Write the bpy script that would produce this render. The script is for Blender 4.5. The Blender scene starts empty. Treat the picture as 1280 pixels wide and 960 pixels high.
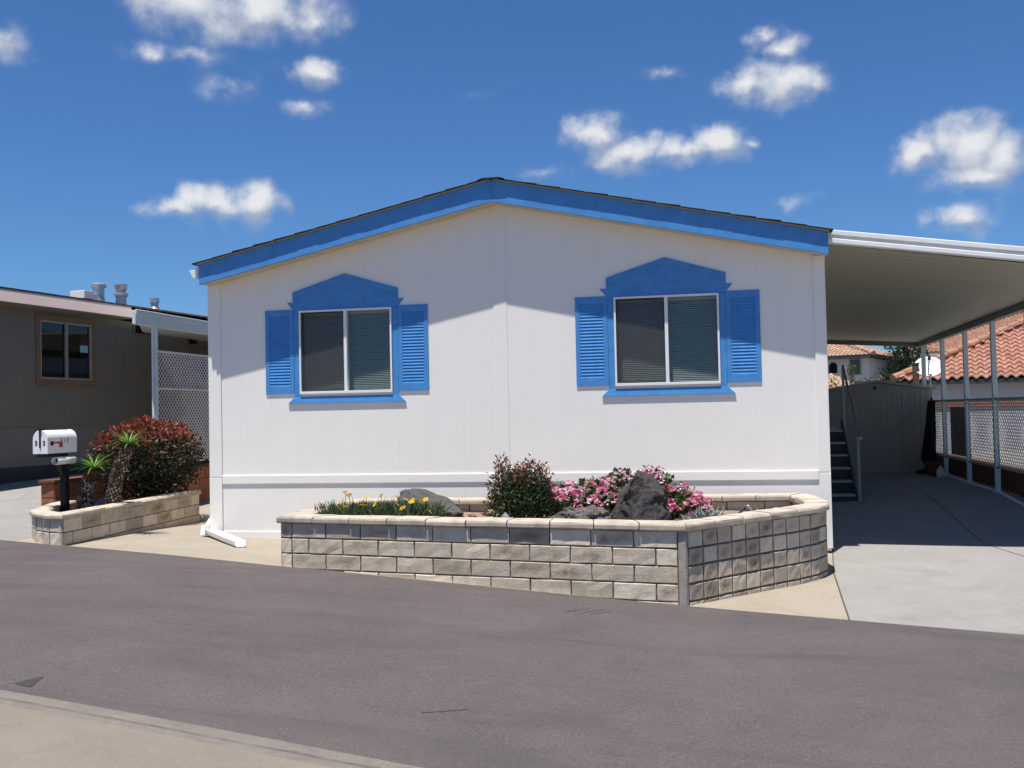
import bpy, math, random
import numpy as np
from mathutils import Vector, Matrix, noise
rnd = random.Random(7)
S = bpy.context.scene
COL = S.collection
rad = math.radians

# ------------------------------------------------------------------ ground height
CP = [(2.03,-2.5,.29),(5.86,-3.12,.096),(7.2,-1.25,.08),(.06,0,.262),(.85,0,.225),(4,0,.16),(10.21,6.2,.388),(10.21,4.5,.38),(9,9.2,.40),(10.2,12,.42),(9,1,.12),
(6.1,-11.5,.09),(-2,-9,.38),(12,-9,-.2),(12,-4,-.14),(-4,-2,.46),(-1,-1.5,.335),(-1.2,2.05,.22),(-1,5,.25),(-5.7,4,.68),(-5.6,6,.74),(-2.5,.2,.36),(-8,-2,.6),(-10,6,.95),(20,-8,-.4),(20,10,.3),(0,20,.4),(-12,-9,.8),(-10,20,.9),(20,25,.5),(0,-16,.25),(15,-16,-.3)]
_P = np.array(CP)
def _phi(r2): return r2*np.log(r2+1e-9)*.5
_n = len(_P)
_K = _phi(((_P[:,None,:2]-_P[None,:,:2])**2).sum(-1))+np.eye(_n)*.3
_A = np.c_[np.ones(_n),_P[:,:2]]
_W = np.linalg.solve(np.block([[_K,_A],[_A.T,np.zeros((3,3))]]),np.r_[_P[:,2],0,0,0])
def gz(x, y):
    cx = min(max(x,-14),24); cy = min(max(y,-18),28)
    r2 = (cx-_P[:,0])**2+(cy-_P[:,1])**2
    z = float(_phi(r2)@_W[:_n]+_W[_n]+_W[_n+1]*cx+_W[_n+2]*cy)
    d = math.hypot(x-cx, y-cy)
    k = min(d/25.0,1.0)
    return z*(1-k)+.2*k

# ------------------------------------------------------------------ materials
def nmat(name):
    m = bpy.data.materials.new(name); m.use_nodes = True
    nt = m.node_tree; b = nt.nodes['Principled BSDF']
    return m, nt, b
def node(nt, t, **kw):
    n = nt.nodes.new(t)
    for k, v in kw.items():
        if k in n.inputs: n.inputs[k].default_value = v
        else: setattr(n, k, v)
    return n
def ramp(nt, stops):
    r = nt.nodes.new('ShaderNodeValToRGB'); e = r.color_ramp.elements
    while len(e) < len(stops): e.new(.5)
    for i, (p, c) in enumerate(stops):
        e[i].position = p; e[i].color = (c[0],c[1],c[2],1) if len(c) > 2 else (c[0],c[0],c[0],1)
    return r
def pos(nt, scale=(1,1,1), rot=(0,0,0)):
    g = nt.nodes.new('ShaderNodeNewGeometry'); mp = nt.nodes.new('ShaderNodeMapping')
    mp.inputs['Scale'].default_value = scale; mp.inputs['Rotation'].default_value = rot
    nt.links.new(g.outputs['Position'], mp.inputs['Vector']); return mp.outputs['Vector']
def noi(nt, vec, scale, detail=4, rough=.6, dist=0):
    n = node(nt,'ShaderNodeTexNoise'); n.inputs['Scale'].default_value = scale
    n.inputs['Detail'].default_value = detail; n.inputs['Roughness'].default_value = rough; n.inputs['Distortion'].default_value = dist
    nt.links.new(vec, n.inputs['Vector']); return n.outputs['Fac']
def mixc(nt, fac, a, b, mode='MIX'):
    m = nt.nodes.new('ShaderNodeMix'); m.data_type = 'RGBA'; m.blend_type = mode
    for s, v in ((0,fac),(6,a),(7,b)):
        if hasattr(v,'is_output'): nt.links.new(v, m.inputs[s])
        elif s == 0: m.inputs[0].default_value = v
        else: m.inputs[s].default_value = (v[0],v[1],v[2],1)
    return m.outputs[2]
def bump(nt, b, h, strength, dist=.01):
    bn = nt.nodes.new('ShaderNodeBump'); bn.inputs['Strength'].default_value = strength; bn.inputs['Distance'].default_value = dist
    nt.links.new(h, bn.inputs['Height']); nt.links.new(bn.outputs['Normal'], b.inputs['Normal']); return bn
def plain(name, c, rough=.6, spec=.3, metal=0, var=.12, vs=6, bs=0, bscale=80, stretch=(1,1,1), dirt=None, dscale=1.5, bd=.004):
    m, nt, b = nmat(name)
    v = pos(nt, stretch)
    n1 = noi(nt, v, vs, 5, .65)
    lo = tuple(max(x*(1-var),0) for x in c); hi = tuple(min(x*(1+var),1) for x in c)
    r = ramp(nt, [(.3,lo),(.7,hi)]); nt.links.new(n1, r.inputs[0]); out = r.outputs[0]
    if dirt:
        n2 = noi(nt, v, dscale, 6, .7, .5)
        r2 = ramp(nt, [(.5,(0,)),(.75,(1,))]); nt.links.new(n2, r2.inputs[0])
        mm = node(nt,'ShaderNodeMath', operation='MULTIPLY'); nt.links.new(r2.outputs[0], mm.inputs[0]); mm.inputs[1].default_value = dirt[3]
        out = mixc(nt, mm.outputs[0], out, dirt[:3])
    nt.links.new(out, b.inputs['Base Color'])
    b.inputs['Roughness'].default_value = rough; b.inputs['Specular IOR Level'].default_value = spec; b.inputs['Metallic'].default_value = metal
    if bs:
        bump(nt, b, noi(nt, v, bscale, 5, .7), bs, bd)
    return m
def attr_mat(name, rough=.6, trans=0, spec=.3, bs=0, bscale=60, mottle=.25, mscale=30, bd=.006):
    m, nt, b = nmat(name)
    a = node(nt,'ShaderNodeAttribute', attribute_name='Col')
    v = pos(nt); n1 = noi(nt, v, mscale, 5, .7)
    r = ramp(nt, [(.25,(1-mottle,)),(.75,(1+0*mottle,))]); nt.links.new(n1, r.inputs[0])
    out = mixc(nt, 1.0, a.outputs['Color'], r.outputs[0], 'MULTIPLY')
    nt.links.new(out, b.inputs['Base Color'])
    b.inputs['Roughness'].default_value = rough; b.inputs['Specular IOR Level'].default_value = spec
    if bs: bump(nt, b, noi(nt, v, bscale, 6, .75), bs, bd)
    if trans:
        t = node(nt,'ShaderNodeBsdfTranslucent'); nt.links.new(out, t.inputs['Color'])
        mx = node(nt,'ShaderNodeMixShader'); mx.inputs[0].default_value = trans
        nt.links.new(b.outputs[0], mx.inputs[1]); nt.links.new(t.outputs[0], mx.inputs[2])
        nt.links.new(mx.outputs[0], nt.nodes['Material Output'].inputs['Surface'])
    return m
M = {}
def wall_paint(name, c, seams=True):
    m, nt, b = nmat(name)
    v = pos(nt); n1 = noi(nt, v, 1.1, 6, .7, .6)
    r = ramp(nt, [(.3,tuple(x*.965 for x in c)),(.7,c)]); nt.links.new(n1, r.inputs[0])
    v2 = pos(nt,(14,14,.8)); n2 = noi(nt, v2, 1.0, 5, .75)
    r2 = ramp(nt,[(.55,(1,)),(.8,(.955,))]); nt.links.new(n2, r2.inputs[0])
    out = mixc(nt, 1.0, r.outputs[0], r2.outputs[0], 'MULTIPLY')
    nt.links.new(out, b.inputs['Base Color']); b.inputs['Roughness'].default_value = .55; b.inputs['Specular IOR Level'].default_value = .25
    v3 = pos(nt,(1,1,.18)); bump(nt, b, noi(nt, v3, 55, 6, .75), .5, .004)
    return m
M['wall'] = wall_paint('white_wall_paint',(.85,.82,.76))
M['trim_white'] = plain('white_trim_paint',(.82,.81,.80),.5,.3,var=.03,bs=.12,bscale=30,stretch=(1,1,.2))
M['blue'] = plain('blue_paint',(.064,.25,.575),.5,.35,var=.13,vs=9,bs=.3,bscale=45,dirt=(.10,.30,.60,.35),dscale=3)
M['cream_soffit'] = plain('cream_soffit',(.55,.47,.33),.7,var=.1)
M['shingle'] = plain('dark_shingle',(.022,.028,.026),.9,.1,var=.5,vs=20,bs=.6,bscale=120)
M['shingle_brown'] = plain('brown_shingle',(.13,.075,.05),.9,.1,var=.45,vs=9,bs=.6,bscale=60)
M['drip'] = plain('tan_drip_edge',(.42,.33,.2),.6)
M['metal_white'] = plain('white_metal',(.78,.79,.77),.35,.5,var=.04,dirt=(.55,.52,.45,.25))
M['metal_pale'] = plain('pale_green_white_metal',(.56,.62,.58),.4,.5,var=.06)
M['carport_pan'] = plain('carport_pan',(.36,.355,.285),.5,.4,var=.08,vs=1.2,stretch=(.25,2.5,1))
M['beam'] = plain('grey_beam',(.16,.17,.16),.5)
M['lattice_shade'] = plain('shaded_lattice',(.33,.33,.31),.6)  # darker copy of the white lattice, carport shade put into its colour
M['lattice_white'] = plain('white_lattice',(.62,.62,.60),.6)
M['dark'] = plain('dark_interior',(.012,.012,.013),.9,.05)
M['blind'] = plain('blind_slat',(.60,.63,.61),.45,.3,var=.05)
M['screen_frame'] = plain('window_frame',(.80,.80,.80),.3,.5,var=.03)
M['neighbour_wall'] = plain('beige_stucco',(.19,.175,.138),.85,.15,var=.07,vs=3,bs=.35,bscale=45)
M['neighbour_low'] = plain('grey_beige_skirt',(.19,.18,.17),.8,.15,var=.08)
M['pink_fascia'] = plain('pinkish_fascia',(.64,.50,.43),.6,.25,var=.05,bs=.15,bscale=20,stretch=(.3,.3,2))
M['tan_trim'] = plain('tan_trim',(.19,.125,.075),.7,var=.08)
M['galv'] = plain('galvanised',(.42,.45,.48),.35,.5,metal=.6,var=.2,vs=14)
M['galv_frame'] = plain('dull_window_frame',(.33,.31,.28),.6)
M['stucco_white'] = plain('pale_stucco',(.60,.58,.58),.9,.1,var=.05,vs=1)
M['clay_body'] = plain('clay_body',(.40,.19,.12),.8,.2,var=.15)
M['stucco_lit'] = plain('pale_garden_wall',(.50,.50,.51),.9,.1,var=.06,vs=1)
M['dark_trim'] = plain('dark_trim',(.04,.05,.05),.7)
M['eave_cream'] = plain('eave_board',(.45,.38,.28),.8)
M['shed'] = plain('shed_panel',(.36,.325,.265),.6,.2,var=.06,vs=2)
M['black'] = plain('black_paint',(.008,.008,.009),.5,.3)
M['charcoal'] = plain('charcoal_cloth',(.018,.018,.02),.9,.1,var=.4)
M['red'] = plain('red_flag',(.45,.03,.04),.5)
M['terracotta_pot'] = plain('terracotta_pot',(.20,.045,.025),.7,.2)
M['wood'] = plain('weathered_wood',(.10,.075,.05),.85,.1,var=.3,stretch=(6,6,.6))
M['brown_wall'] = plain('brown_slump_block',(.13,.065,.04),.9,.1,var=.25,bs=.4,bscale=20)
M['chrome'] = plain('chrome',(.7,.7,.7),.15,.5,metal=1,var=.05)
M['step_grey'] = plain('step_edge',(.34,.345,.35),.5)
M['step_dark'] = plain('step_riser',(.05,.05,.05),.8)
M['paper'] = plain('pale_tube',(.72,.71,.66),.4,.4,var=.05,dirt=(.6,.6,.25,.3),dscale=4)
M['dish'] = plain('dish_grey',(.60,.62,.66),.5,.3,var=.04)
M['board'] = plain('grey_board',(.12,.12,.11),.7)
M['foliage'] = attr_mat('foliage',.45,.28,.35,mottle=.3,mscale=25)
M['petal'] = attr_mat('petal',.6,.35,.2,mottle=.15,mscale=60)
M['bark'] = attr_mat('bark',.9,0,.15,bs=.6,bscale=40,mottle=.45,mscale=25)
M['rock'] = attr_mat('rock',.92,0,.15,bs=1.0,bscale=22,mottle=.5,mscale=14,bd=.02)
M['pebble'] = attr_mat('pebble',.75,0,.25,bs=.3,bscale=50,mottle=.25)
M['tile'] = attr_mat('clay_tile',.8,0,.2,mottle=.25,mscale=3)
M['mortar'] = plain('mortar',(.155,.145,.13),.95,.1,var=.25,vs=12,bs=.6,bscale=90,dirt=(.06,.055,.045,.5),dscale=2)
M['cap'] = plain('beige_cap',(.45,.385,.31),.9,.15,var=.16,vs=9,bs=.7,bscale=60,dirt=(.20,.165,.13,.75),dscale=3)
M['pillar'] = plain('cement_pillar',(.36,.32,.265),.95,.1,var=.2,vs=14,bs=.8,bscale=70,dirt=(.17,.15,.125,.6),dscale=3)
def block_mat(name, c, stain):
    m, nt, b = nmat(name)
    a = node(nt,'ShaderNodeAttribute', attribute_name='Col')
    sp = node(nt,'ShaderNodeSeparateColor'); nt.links.new(a.outputs['Color'], sp.inputs[0])
    v = pos(nt)
    r = ramp(nt,[(0,tuple(x*.76 for x in c)),(.5,c),(1,(min(c[0]*1.24,1),min(c[1]*1.25,1),min(c[2]*1.28,1)))]); nt.links.new(sp.outputs[0], r.inputs[0])
    n1 = noi(nt, v, 9, 6, .75, .4); r1 = ramp(nt,[(.28,(.70,)),(.5,(.95,)),(.74,(1.12,))]); nt.links.new(n1, r1.inputs[0])
    out = mixc(nt, 1.0, r.outputs[0], r1.outputs[0], 'MULTIPLY')
    n2 = noi(nt, v, 14, 5, .7, .8)
    mu = node(nt,'ShaderNodeMath', operation='MULTIPLY'); nt.links.new(sp.outputs[1], mu.inputs[0]); nt.links.new(n2, mu.inputs[1])
    mu2 = node(nt,'ShaderNodeMath', operation='MULTIPLY', use_clamp=True); nt.links.new(mu.outputs[0], mu2.inputs[0]); mu2.inputs[1].default_value = 1.5
    out = mixc(nt, mu2.outputs[0], out, stain)
    n3 = noi(nt, pos(nt,(5,5,1.2)), 1.0, 6, .75, .6); r3 = ramp(nt,[(.6,(0,)),(.78,(.5,))]); nt.links.new(n3, r3.inputs[0])
    out = mixc(nt, r3.outputs[0], out, tuple(x*.4 for x in c))
    nt.links.new(out, b.inputs['Base Color']); b.inputs['Roughness'].default_value = .92; b.inputs['Specular IOR Level'].default_value = .12
    bump(nt, b, noi(nt, v, 55, 6, .72), .7, .006)
    return m
M['block'] = block_mat('grey_slump_block',(.62,.525,.40),(.13,.088,.05))
M['block_red'] = block_mat('red_slump_block',(.33,.135,.075),(.16,.06,.035))
def ground_mat(name, c, c2, big, small, bs, extra=None, speck=None, streak=None):
    m, nt, b = nmat(name)
    v = pos(nt)
    n1 = noi(nt, v, big, 6, .68, .8); r = ramp(nt,[(.33,c2),(.66,c)]); nt.links.new(n1, r.inputs[0])
    n2 = noi(nt, v, small, 4, .8); r2 = ramp(nt,[(.3,(.80,)),(.5,(1.0,)),(.7,(1.16,))] if name!='asphalt' else [(.28,(.60,)),(.5,(1.0,)),(.72,(1.40,))]); nt.links.new(n2, r2.inputs[0])
    out = mixc(nt, 1.0, r.outputs[0], r2.outputs[0], 'MULTIPLY')
    if streak:   # worn bands along the road
        vs = pos(nt,(.22,1.9,1),(0,0,rad(9)))
        n3 = noi(nt, vs, 1.0, 6, .7, .7); r3 = ramp(nt,[(.50,(0,)),(.72,(.75,))]); nt.links.new(n3, r3.inputs[0])
        out = mixc(nt, r3.outputs[0], out, streak)
        vk = pos(nt,(.5,9,1),(0,0,rad(14))); n5 = noi(nt, vk, 1.0, 4, .6, .2); r5 = ramp(nt,[(.66,(0,)),(.74,(.5,))]); nt.links.new(n5, r5.inputs[0])
        out = mixc(nt, r5.outputs[0], out, tuple(x*.8 for x in streak))
    if extra:
        n4 = noi(nt, v, extra[4], 6, .75, 1.2); r4 = ramp(nt,[(.52,(0,)),(.74,(extra[3],))]); nt.links.new(n4, r4.inputs[0])
        out = mixc(nt, r4.outputs[0], out, extra[:3])
    if speck:
        vo = node(nt,'ShaderNodeTexVoronoi'); vo.inputs['Scale'].default_value = speck[3]; nt.links.new(v, vo.inputs['Vector'])
        rs = ramp(nt,[(.03,(.85,)),(.09,(0,))]); nt.links.new(vo.outputs['Distance'], rs.inputs[0])
        wn = noi(nt, v, 5, 2); rw = ramp(nt,[(.55,(0,)),(.7,(1,))]); nt.links.new(wn, rw.inputs[0])
        mu = node(nt,'ShaderNodeMath', operation='MULTIPLY'); nt.links.new(rs.outputs[0], mu.inputs[0]); nt.links.new(rw.outputs[0], mu.inputs[1])
        out = mixc(nt, mu.outputs[0], out, speck[:3])
    nt.links.new(out, b.inputs['Base Color']); b.inputs['Roughness'].default_value = .9; b.inputs['Specular IOR Level'].default_value = .2
    bump(nt, b, n2, bs, .008)
    return m
M['asphalt'] = ground_mat('asphalt',(.110,.093,.089),(.086,.074,.072),.9,62,.9,extra=(.120,.099,.093,.4,.35),speck=(.5,.48,.44,22),streak=(.070,.063,.065))
M['concrete'] = ground_mat('grey_concrete',(.27,.26,.242),(.235,.225,.208),.8,90,.15,extra=(.19,.18,.155,.75,1.1),speck=(.14,.12,.1,4))
M['concrete_cream'] = ground_mat('cream_concrete',(.325,.285,.225),(.275,.235,.18),1.0,90,.18,extra=(.225,.185,.13,.5,1.8))
M['sidewalk'] = ground_mat('tan_sidewalk',(.218,.185,.152),(.185,.158,.13),1.3,110,.3,extra=(.14,.115,.095,.45,2.2),speck=(.1,.09,.08,9))
M['kerb'] = ground_mat('grey_kerb',(.205,.182,.158),(.155,.136,.12),3,120,.4,extra=(.095,.08,.07,.7,3.0))
M['kerb_stain'] = ground_mat('kerb_stain',(.095,.078,.072),(.17,.145,.125),4,120,.4)
M['joint'] = plain('slab_joint',(.09,.075,.06),.95,.1)
M['joint_pale'] = plain('pale_joint',(.36,.35,.33),.9)
M['tar'] = ground_mat('dark_tar_patch',(.055,.05,.05),(.045,.042,.043),2,70,.6)
M['scuff'] = ground_mat('tyre_scuff',(.082,.072,.070),(.104,.090,.085),6,90,.6)
M['soil'] = ground_mat('sandy_soil',(.28,.215,.155),(.20,.15,.105),5,60,.8,extra=(.12,.085,.06,.6,7))
M['soil_dark'] = ground_mat('dark_soil',(.09,.065,.05),(.05,.04,.03),5,60,.8)
M['earth'] = ground_mat('dry_earth',(.22,.18,.13),(.17,.14,.10),.5,30,.4)
def glass_mat(name, tint, gl=.12):
    m = bpy.data.materials.new(name); m.use_nodes = True; nt = m.node_tree; nt.nodes.remove(nt.nodes['Principled BSDF'])
    t = node(nt,'ShaderNodeBsdfTransparent'); t.inputs[0].default_value = (*tint,1)
    g = node(nt,'ShaderNodeBsdfGlossy'); g.inputs['Roughness'].default_value = .02
    f = node(nt,'ShaderNodeLayerWeight'); f.inputs['Blend'].default_value = .5
    pw = node(nt,'ShaderNodeMath', operation='POWER'); nt.links.new(f.outputs['Facing'], pw.inputs[0]); pw.inputs[1].default_value = 5
    pm = node(nt,'ShaderNodeMath', operation='MULTIPLY'); nt.links.new(pw.outputs[0], pm.inputs[0]); pm.inputs[1].default_value = .6
    ad = node(nt,'ShaderNodeMath', operation='ADD', use_clamp=True); nt.links.new(pm.outputs[0], ad.inputs[0]); ad.inputs[1].default_value = gl
    mx = node(nt,'ShaderNodeMixShader'); nt.links.new(ad.outputs[0], mx.inputs[0]); nt.links.new(t.outputs[0], mx.inputs[1]); nt.links.new(g.outputs[0], mx.inputs[2])
    nt.links.new(mx.outputs[0], nt.nodes['Material Output'].inputs['Surface']); return m
M['glass'] = glass_mat('window_glass',(.56,.61,.60),.06)
M['glass_dark'] = glass_mat('dark_window_glass',(.2,.22,.22),.07)
def mesh_screen(name):
    m = bpy.data.materials.new(name); m.use_nodes = True; nt = m.node_tree; b = nt.nodes['Principled BSDF']
    b.inputs['Base Color'].default_value = (.10,.09,.08,1); b.inputs['Roughness'].default_value = .8
    t = node(nt,'ShaderNodeBsdfTransparent'); mx = node(nt,'ShaderNodeMixShader'); mx.inputs[0].default_value = .36
    nt.links.new(t.outputs[0], mx.inputs[1]); nt.links.new(b.outputs[0], mx.inputs[2]); nt.links.new(mx.outputs[0], nt.nodes['Material Output'].inputs['Surface']); return m
M['screen'] = mesh_screen('insect_screen')

# ------------------------------------------------------------------ mesh building
ORG = {}
class MB:
    def __init__(s, xf=None): s.v=[]; s.f=[]; s.c=[]; s.xf=xf; s.usec=False
    def vert(s, p, c=None):
        if s.xf: p = s.xf(*p)
        s.v.append((p[0],p[1],p[2]))
        if c is not None: s.usec=True
        s.c.append(c if c is not None else (1,1,1)); return len(s.v)-1
    def face(s, pts, c=None):
        s.f.append([s.vert(p,c) for p in pts])
    def box(s, x0,x1,y0,y1,z0,z1,c=None):
        i=[s.vert((x,y,z),c) for z in (z0,z1) for y in (y0,y1) for x in (x0,x1)]
        for q in ((0,2,3,1),(4,5,7,6),(0,1,5,4),(2,6,7,3),(0,4,6,2),(1,3,7,5)): s.f.append([i[k] for k in q])
    def hexa(s, a, c=None):   # 8 points: bottom 4 loop, top 4 loop
        i=[s.vert(p,c) for p in a]
        for q in ((3,2,1,0),(4,5,6,7),(0,1,5,4),(1,2,6,5),(2,3,7,6),(3,0,4,7)): s.f.append([i[k] for k in q])
    def prism(s, poly, d0, d1, axis='y', c=None):  # poly in (x,z) for axis y; (y,z) for axis x; (x,y) for axis z
        def P(a,b,d): return (a,d,b) if axis=='y' else ((d,a,b) if axis=='x' else (a,b,d))
        A=[s.vert(P(a,b,d0),c) for a,b in poly]; B=[s.vert(P(a,b,d1),c) for a,b in poly]; n=len(poly)
        s.f.append(A[::-1]); s.f.append(B)
        for k in range(n): s.f.append([A[k],A[(k+1)%n],B[(k+1)%n],B[k]])
    def tube(s, pts, r, seg=8, c=None, cap=True):
        rings=[]; n=len(pts)
        rs = r if isinstance(r,(list,tuple)) else [r]*n
        for k,p in enumerate(pts):
            p=Vector(p); t=(Vector(pts[min(k+1,n-1)])-Vector(pts[max(k-1,0)])).normalized()
            a=t.orthogonal().normalized() if abs(t.z)>.999 or True else None
            up=Vector((0,0,1)) if abs(t.z)<.95 else Vector((0,1,0))
            a=t.cross(up).normalized(); b=a.cross(t)
            rings.append([s.vert(p+(a*math.cos(2*math.pi*j/seg)+b*math.sin(2*math.pi*j/seg))*rs[k],c) for j in range(seg)])
        for k in range(n-1):
            for j in range(seg): s.f.append([rings[k][j],rings[k][(j+1)%seg],rings[k+1][(j+1)%seg],rings[k+1][j]])
        if cap: s.f.append(rings[0][::-1]); s.f.append(rings[-1])
    def lathe(s, prof, cx, cy, seg=16, c=None):
        rings=[[s.vert((cx+r*math.cos(2*math.pi*j/seg),cy+r*math.sin(2*math.pi*j/seg),z),c) for j in range(seg)] for r,z in prof]
        for k in range(len(prof)-1):
            for j in range(seg): s.f.append([rings[k][j],rings[k][(j+1)%seg],rings[k+1][(j+1)%seg],rings[k+1][j]])
        s.f.append(rings[0][::-1]); s.f.append(rings[-1])
    def build(s, name, mat, parent=None, smooth=False, bevel=0, org=None):
        o0 = ORG.get(parent.name, Vector((0,0,0))) if parent else (Vector(org) if org else Vector((0,0,0)))
        me=bpy.data.meshes.new(name); me.from_pydata([(a-o0.x,b-o0.y,c-o0.z) for a,b,c in s.v],[],s.f)
        if s.usec:
            at=me.attributes.new('Col','FLOAT_COLOR','POINT')
            at.data.foreach_set('color',np.array([(*c,1) for c in s.c],dtype=np.float32).ravel())
        me.materials.append(M[mat] if isinstance(mat,str) else mat); me.validate()
        if smooth: me.polygons.foreach_set('use_smooth',[True]*len(me.polygons))
        me.update()
        ob=bpy.data.objects.new(name,me); COL.objects.link(ob)
        if parent: ob.parent=parent
        else: ob.location=o0
        ORG[ob.name]=o0
        if bevel:
            b=ob.modifiers.new('Bevel','BEVEL'); b.width=bevel; b.segments=2; b.limit_method='ANGLE'; b.angle_limit=rad(40); b.harden_normals=False
        return ob
def tag(o, label, cat, group=None):
    o['label']=label; o['category']=cat
    if group: o['group']=group
    return o
def thing(name, label, cat, loc=(0,0,0), group=None):
    o=bpy.data.objects.new(name,None); COL.objects.link(o); o.location=loc; o.empty_display_size=.2
    ORG[o.name]=Vector(loc); return tag(o,label,cat,group)
def struct(o, kind='structure'): o['kind']=kind; return o
def jit(c, a=.15, r=rnd):
    k=1+r.uniform(-a,a); return (min(c[0]*k*(1+r.uniform(-.06,.06)),1),min(c[1]*k,1),min(c[2]*k*(1+r.uniform(-.06,.06)),1))

# ------------------------------------------------------------------ sun and sky
SUN = Vector((-.0775,-.2238,.9716)).normalized()
w=bpy.data.worlds.new('World'); S.world=w; w.use_nodes=True; nt=w.node_tree
bg=nt.nodes['Background']; bg.inputs['Strength'].default_value=.052
sky=node(nt,'ShaderNodeTexSky'); sky.sky_type='NISHITA'; sky.sun_disc=False; sky.sun_elevation=math.asin(SUN.z); sky.sun_rotation=math.atan2(SUN.x,SUN.y)
sky.altitude=100; sky.air_density=1.0; sky.dust_density=.2; sky.ozone_density=2.2
tint=mixc(nt,1.0,sky.outputs[0],(.585,.95,1.42),'MULTIPLY')
tc=node(nt,'ShaderNodeTexCoord'); sx=node(nt,'ShaderNodeSeparateXYZ'); nt.links.new(tc.outputs['Generated'],sx.inputs[0])
def mth(op,a,b=None,clamp=False):
    m=node(nt,'ShaderNodeMath',operation=op,use_clamp=clamp)
    for i,v in enumerate((a,b)):
        if v is None: continue
        if hasattr(v,'is_output'): nt.links.new(v,m.inputs[i])
        else: m.inputs[i].default_value=v
    return m.outputs[0]
az=mth('ARCTAN2',sx.outputs[0],sx.outputs[1]); el=mth('ARCSINE',sx.outputs[2])
cv=node(nt,'ShaderNodeCombineXYZ'); nt.links.new(az,cv.inputs[0]); nt.links.new(el,cv.inputs[1])
# cloud puffs: azimuth, elevation, half width, half height, weight
CL=[(-.667,.332,.022,.020,.75),(-.50,.385,.065,.030,1.1),(-.445,.376,.085,.026,1.1),(-.39,.372,.04,.016,.9),(-.538,.339,.034,.011,.72),(-.512,.336,.048,.013,.62),(-.472,.312,.034,.014,.48),
(-.394,.3257,.034,.015,.95),(-.398,.2932,.024,.011,.72),(-.485,.2034,.052,.018,1.05),(-.448,.2046,.032,.022,1.1),(-.52,.198,.032,.012,.95),(-.232,.3064,.022,.008,.38),
(-.108,.268,.034,.023,1.1),(-.078,.252,.042,.018,1.1),(-.030,.249,.045,.016,1.1),(.012,.252,.035,.019,1.15),(.045,.253,.022,.010,.85),(-.16,.2354,.035,.010,.52),
(.060,.343,.018,.013,.85),(.073,.330,.024,.014,.9),(.040,.305,.035,.014,1.0),(.075,.303,.042,.022,1.12),(.10,.302,.022,.013,.9),
(.20,.226,.036,.017,1.1),(.235,.229,.045,.030,1.2),(.262,.216,.042,.028,1.15),(.245,.202,.05,.016,1.0),(.2289,.1685,.036,.016,.95),(.082,.1959,.028,.008,.5),(-.0404,.3211,.018,.008,.42),
(.34,.22,.05,.03,1.1),(.45,.30,.08,.03,1.1),(-.85,.25,.10,.03,1.1),(1.2,.3,.12,.04,1.1),(2.4,.35,.15,.05,1.1),(-1.6,.28,.12,.04,1.1),(3.0,.25,.12,.035,1.1),(-2.4,.3,.14,.04,1.1)]
nz=node(nt,'ShaderNodeTexNoise'); nz.inputs['Scale'].default_value=17; nz.inputs['Detail'].default_value=5; nz.inputs['Roughness'].default_value=.55
nt.links.new(cv.outputs[0],nz.inputs['Vector'])
off=node(nt,'ShaderNodeVectorMath',operation='SUBTRACT'); nt.links.new(nz.outputs['Color'],off.inputs[0]); off.inputs[1].default_value=(.5,.5,.5)
off2=node(nt,'ShaderNodeVectorMath',operation='MULTIPLY'); nt.links.new(off.outputs[0],off2.inputs[0]); off2.inputs[1].default_value=(.058,.036,0)
cw=node(nt,'ShaderNodeVectorMath',operation='ADD'); nt.links.new(cv.outputs[0],cw.inputs[0]); nt.links.new(off2.outputs[0],cw.inputs[1])
def blobs(vec, lst):
    acc=None
    for a,e,rx,ry,wt in lst:
        d=node(nt,'ShaderNodeVectorMath',operation='SUBTRACT'); nt.links.new(vec,d.inputs[0]); d.inputs[1].default_value=(a,e,0)
        q=node(nt,'ShaderNodeVectorMath',operation='MULTIPLY'); nt.links.new(d.outputs[0],q.inputs[0]); q.inputs[1].default_value=(1/(rx*1.42),1/(ry*1.5),0)
        l=node(nt,'ShaderNodeVectorMath',operation='LENGTH'); nt.links.new(q.outputs[0],l.inputs[0])
        v=mth('MULTIPLY',mth('SUBTRACT',1.0,l.outputs['Value'],True),wt)
        if acc is None: acc=v
        else:
            acc=mth('SMOOTH_MAX',acc,v); acc.node.inputs[2].default_value=.10
    return acc
acc=mth('MAXIMUM',mth('SUBTRACT',blobs(cw.outputs[0],CL),.045),0.0)
up=node(nt,'ShaderNodeVectorMath',operation='ADD'); nt.links.new(cw.outputs[0],up.inputs[0]); up.inputs[1].default_value=(-.004,.009,0)
acc2=mth('MAXIMUM',mth('SUBTRACT',blobs(up.outputs[0],CL[:31]),.045),0.0)
n2=node(nt,'ShaderNodeTexNoise'); n2.inputs['Scale'].default_value=30; n2.inputs['Detail'].default_value=6; n2.inputs['Roughness'].default_value=.52
nt.links.new(cv.outputs[0],n2.inputs['Vector'])
gain=mth('MULTIPLY',acc,3.2,True)
dens=mth('ADD',acc,mth('MULTIPLY',mth('SUBTRACT',n2.outputs['Fac'],.52),mth('MULTIPLY',gain,1.7)))
ss=node(nt,'ShaderNodeMapRange',interpolation_type='SMOOTHSTEP'); nt.links.new(dens,ss.inputs['Value']); ss.inputs['From Min'].default_value=.02; ss.inputs['From Max'].default_value=.98
al=mth('MULTIPLY',ss.outputs[0],.95)
lit=mth('ADD',mth('MULTIPLY',mth('SUBTRACT',acc,acc2),1.6),mth('ADD',mth('MULTIPLY',dens,.55),mth('MULTIPLY',mth('SUBTRACT',n2.outputs['Fac'],.5),.5)))
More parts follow.
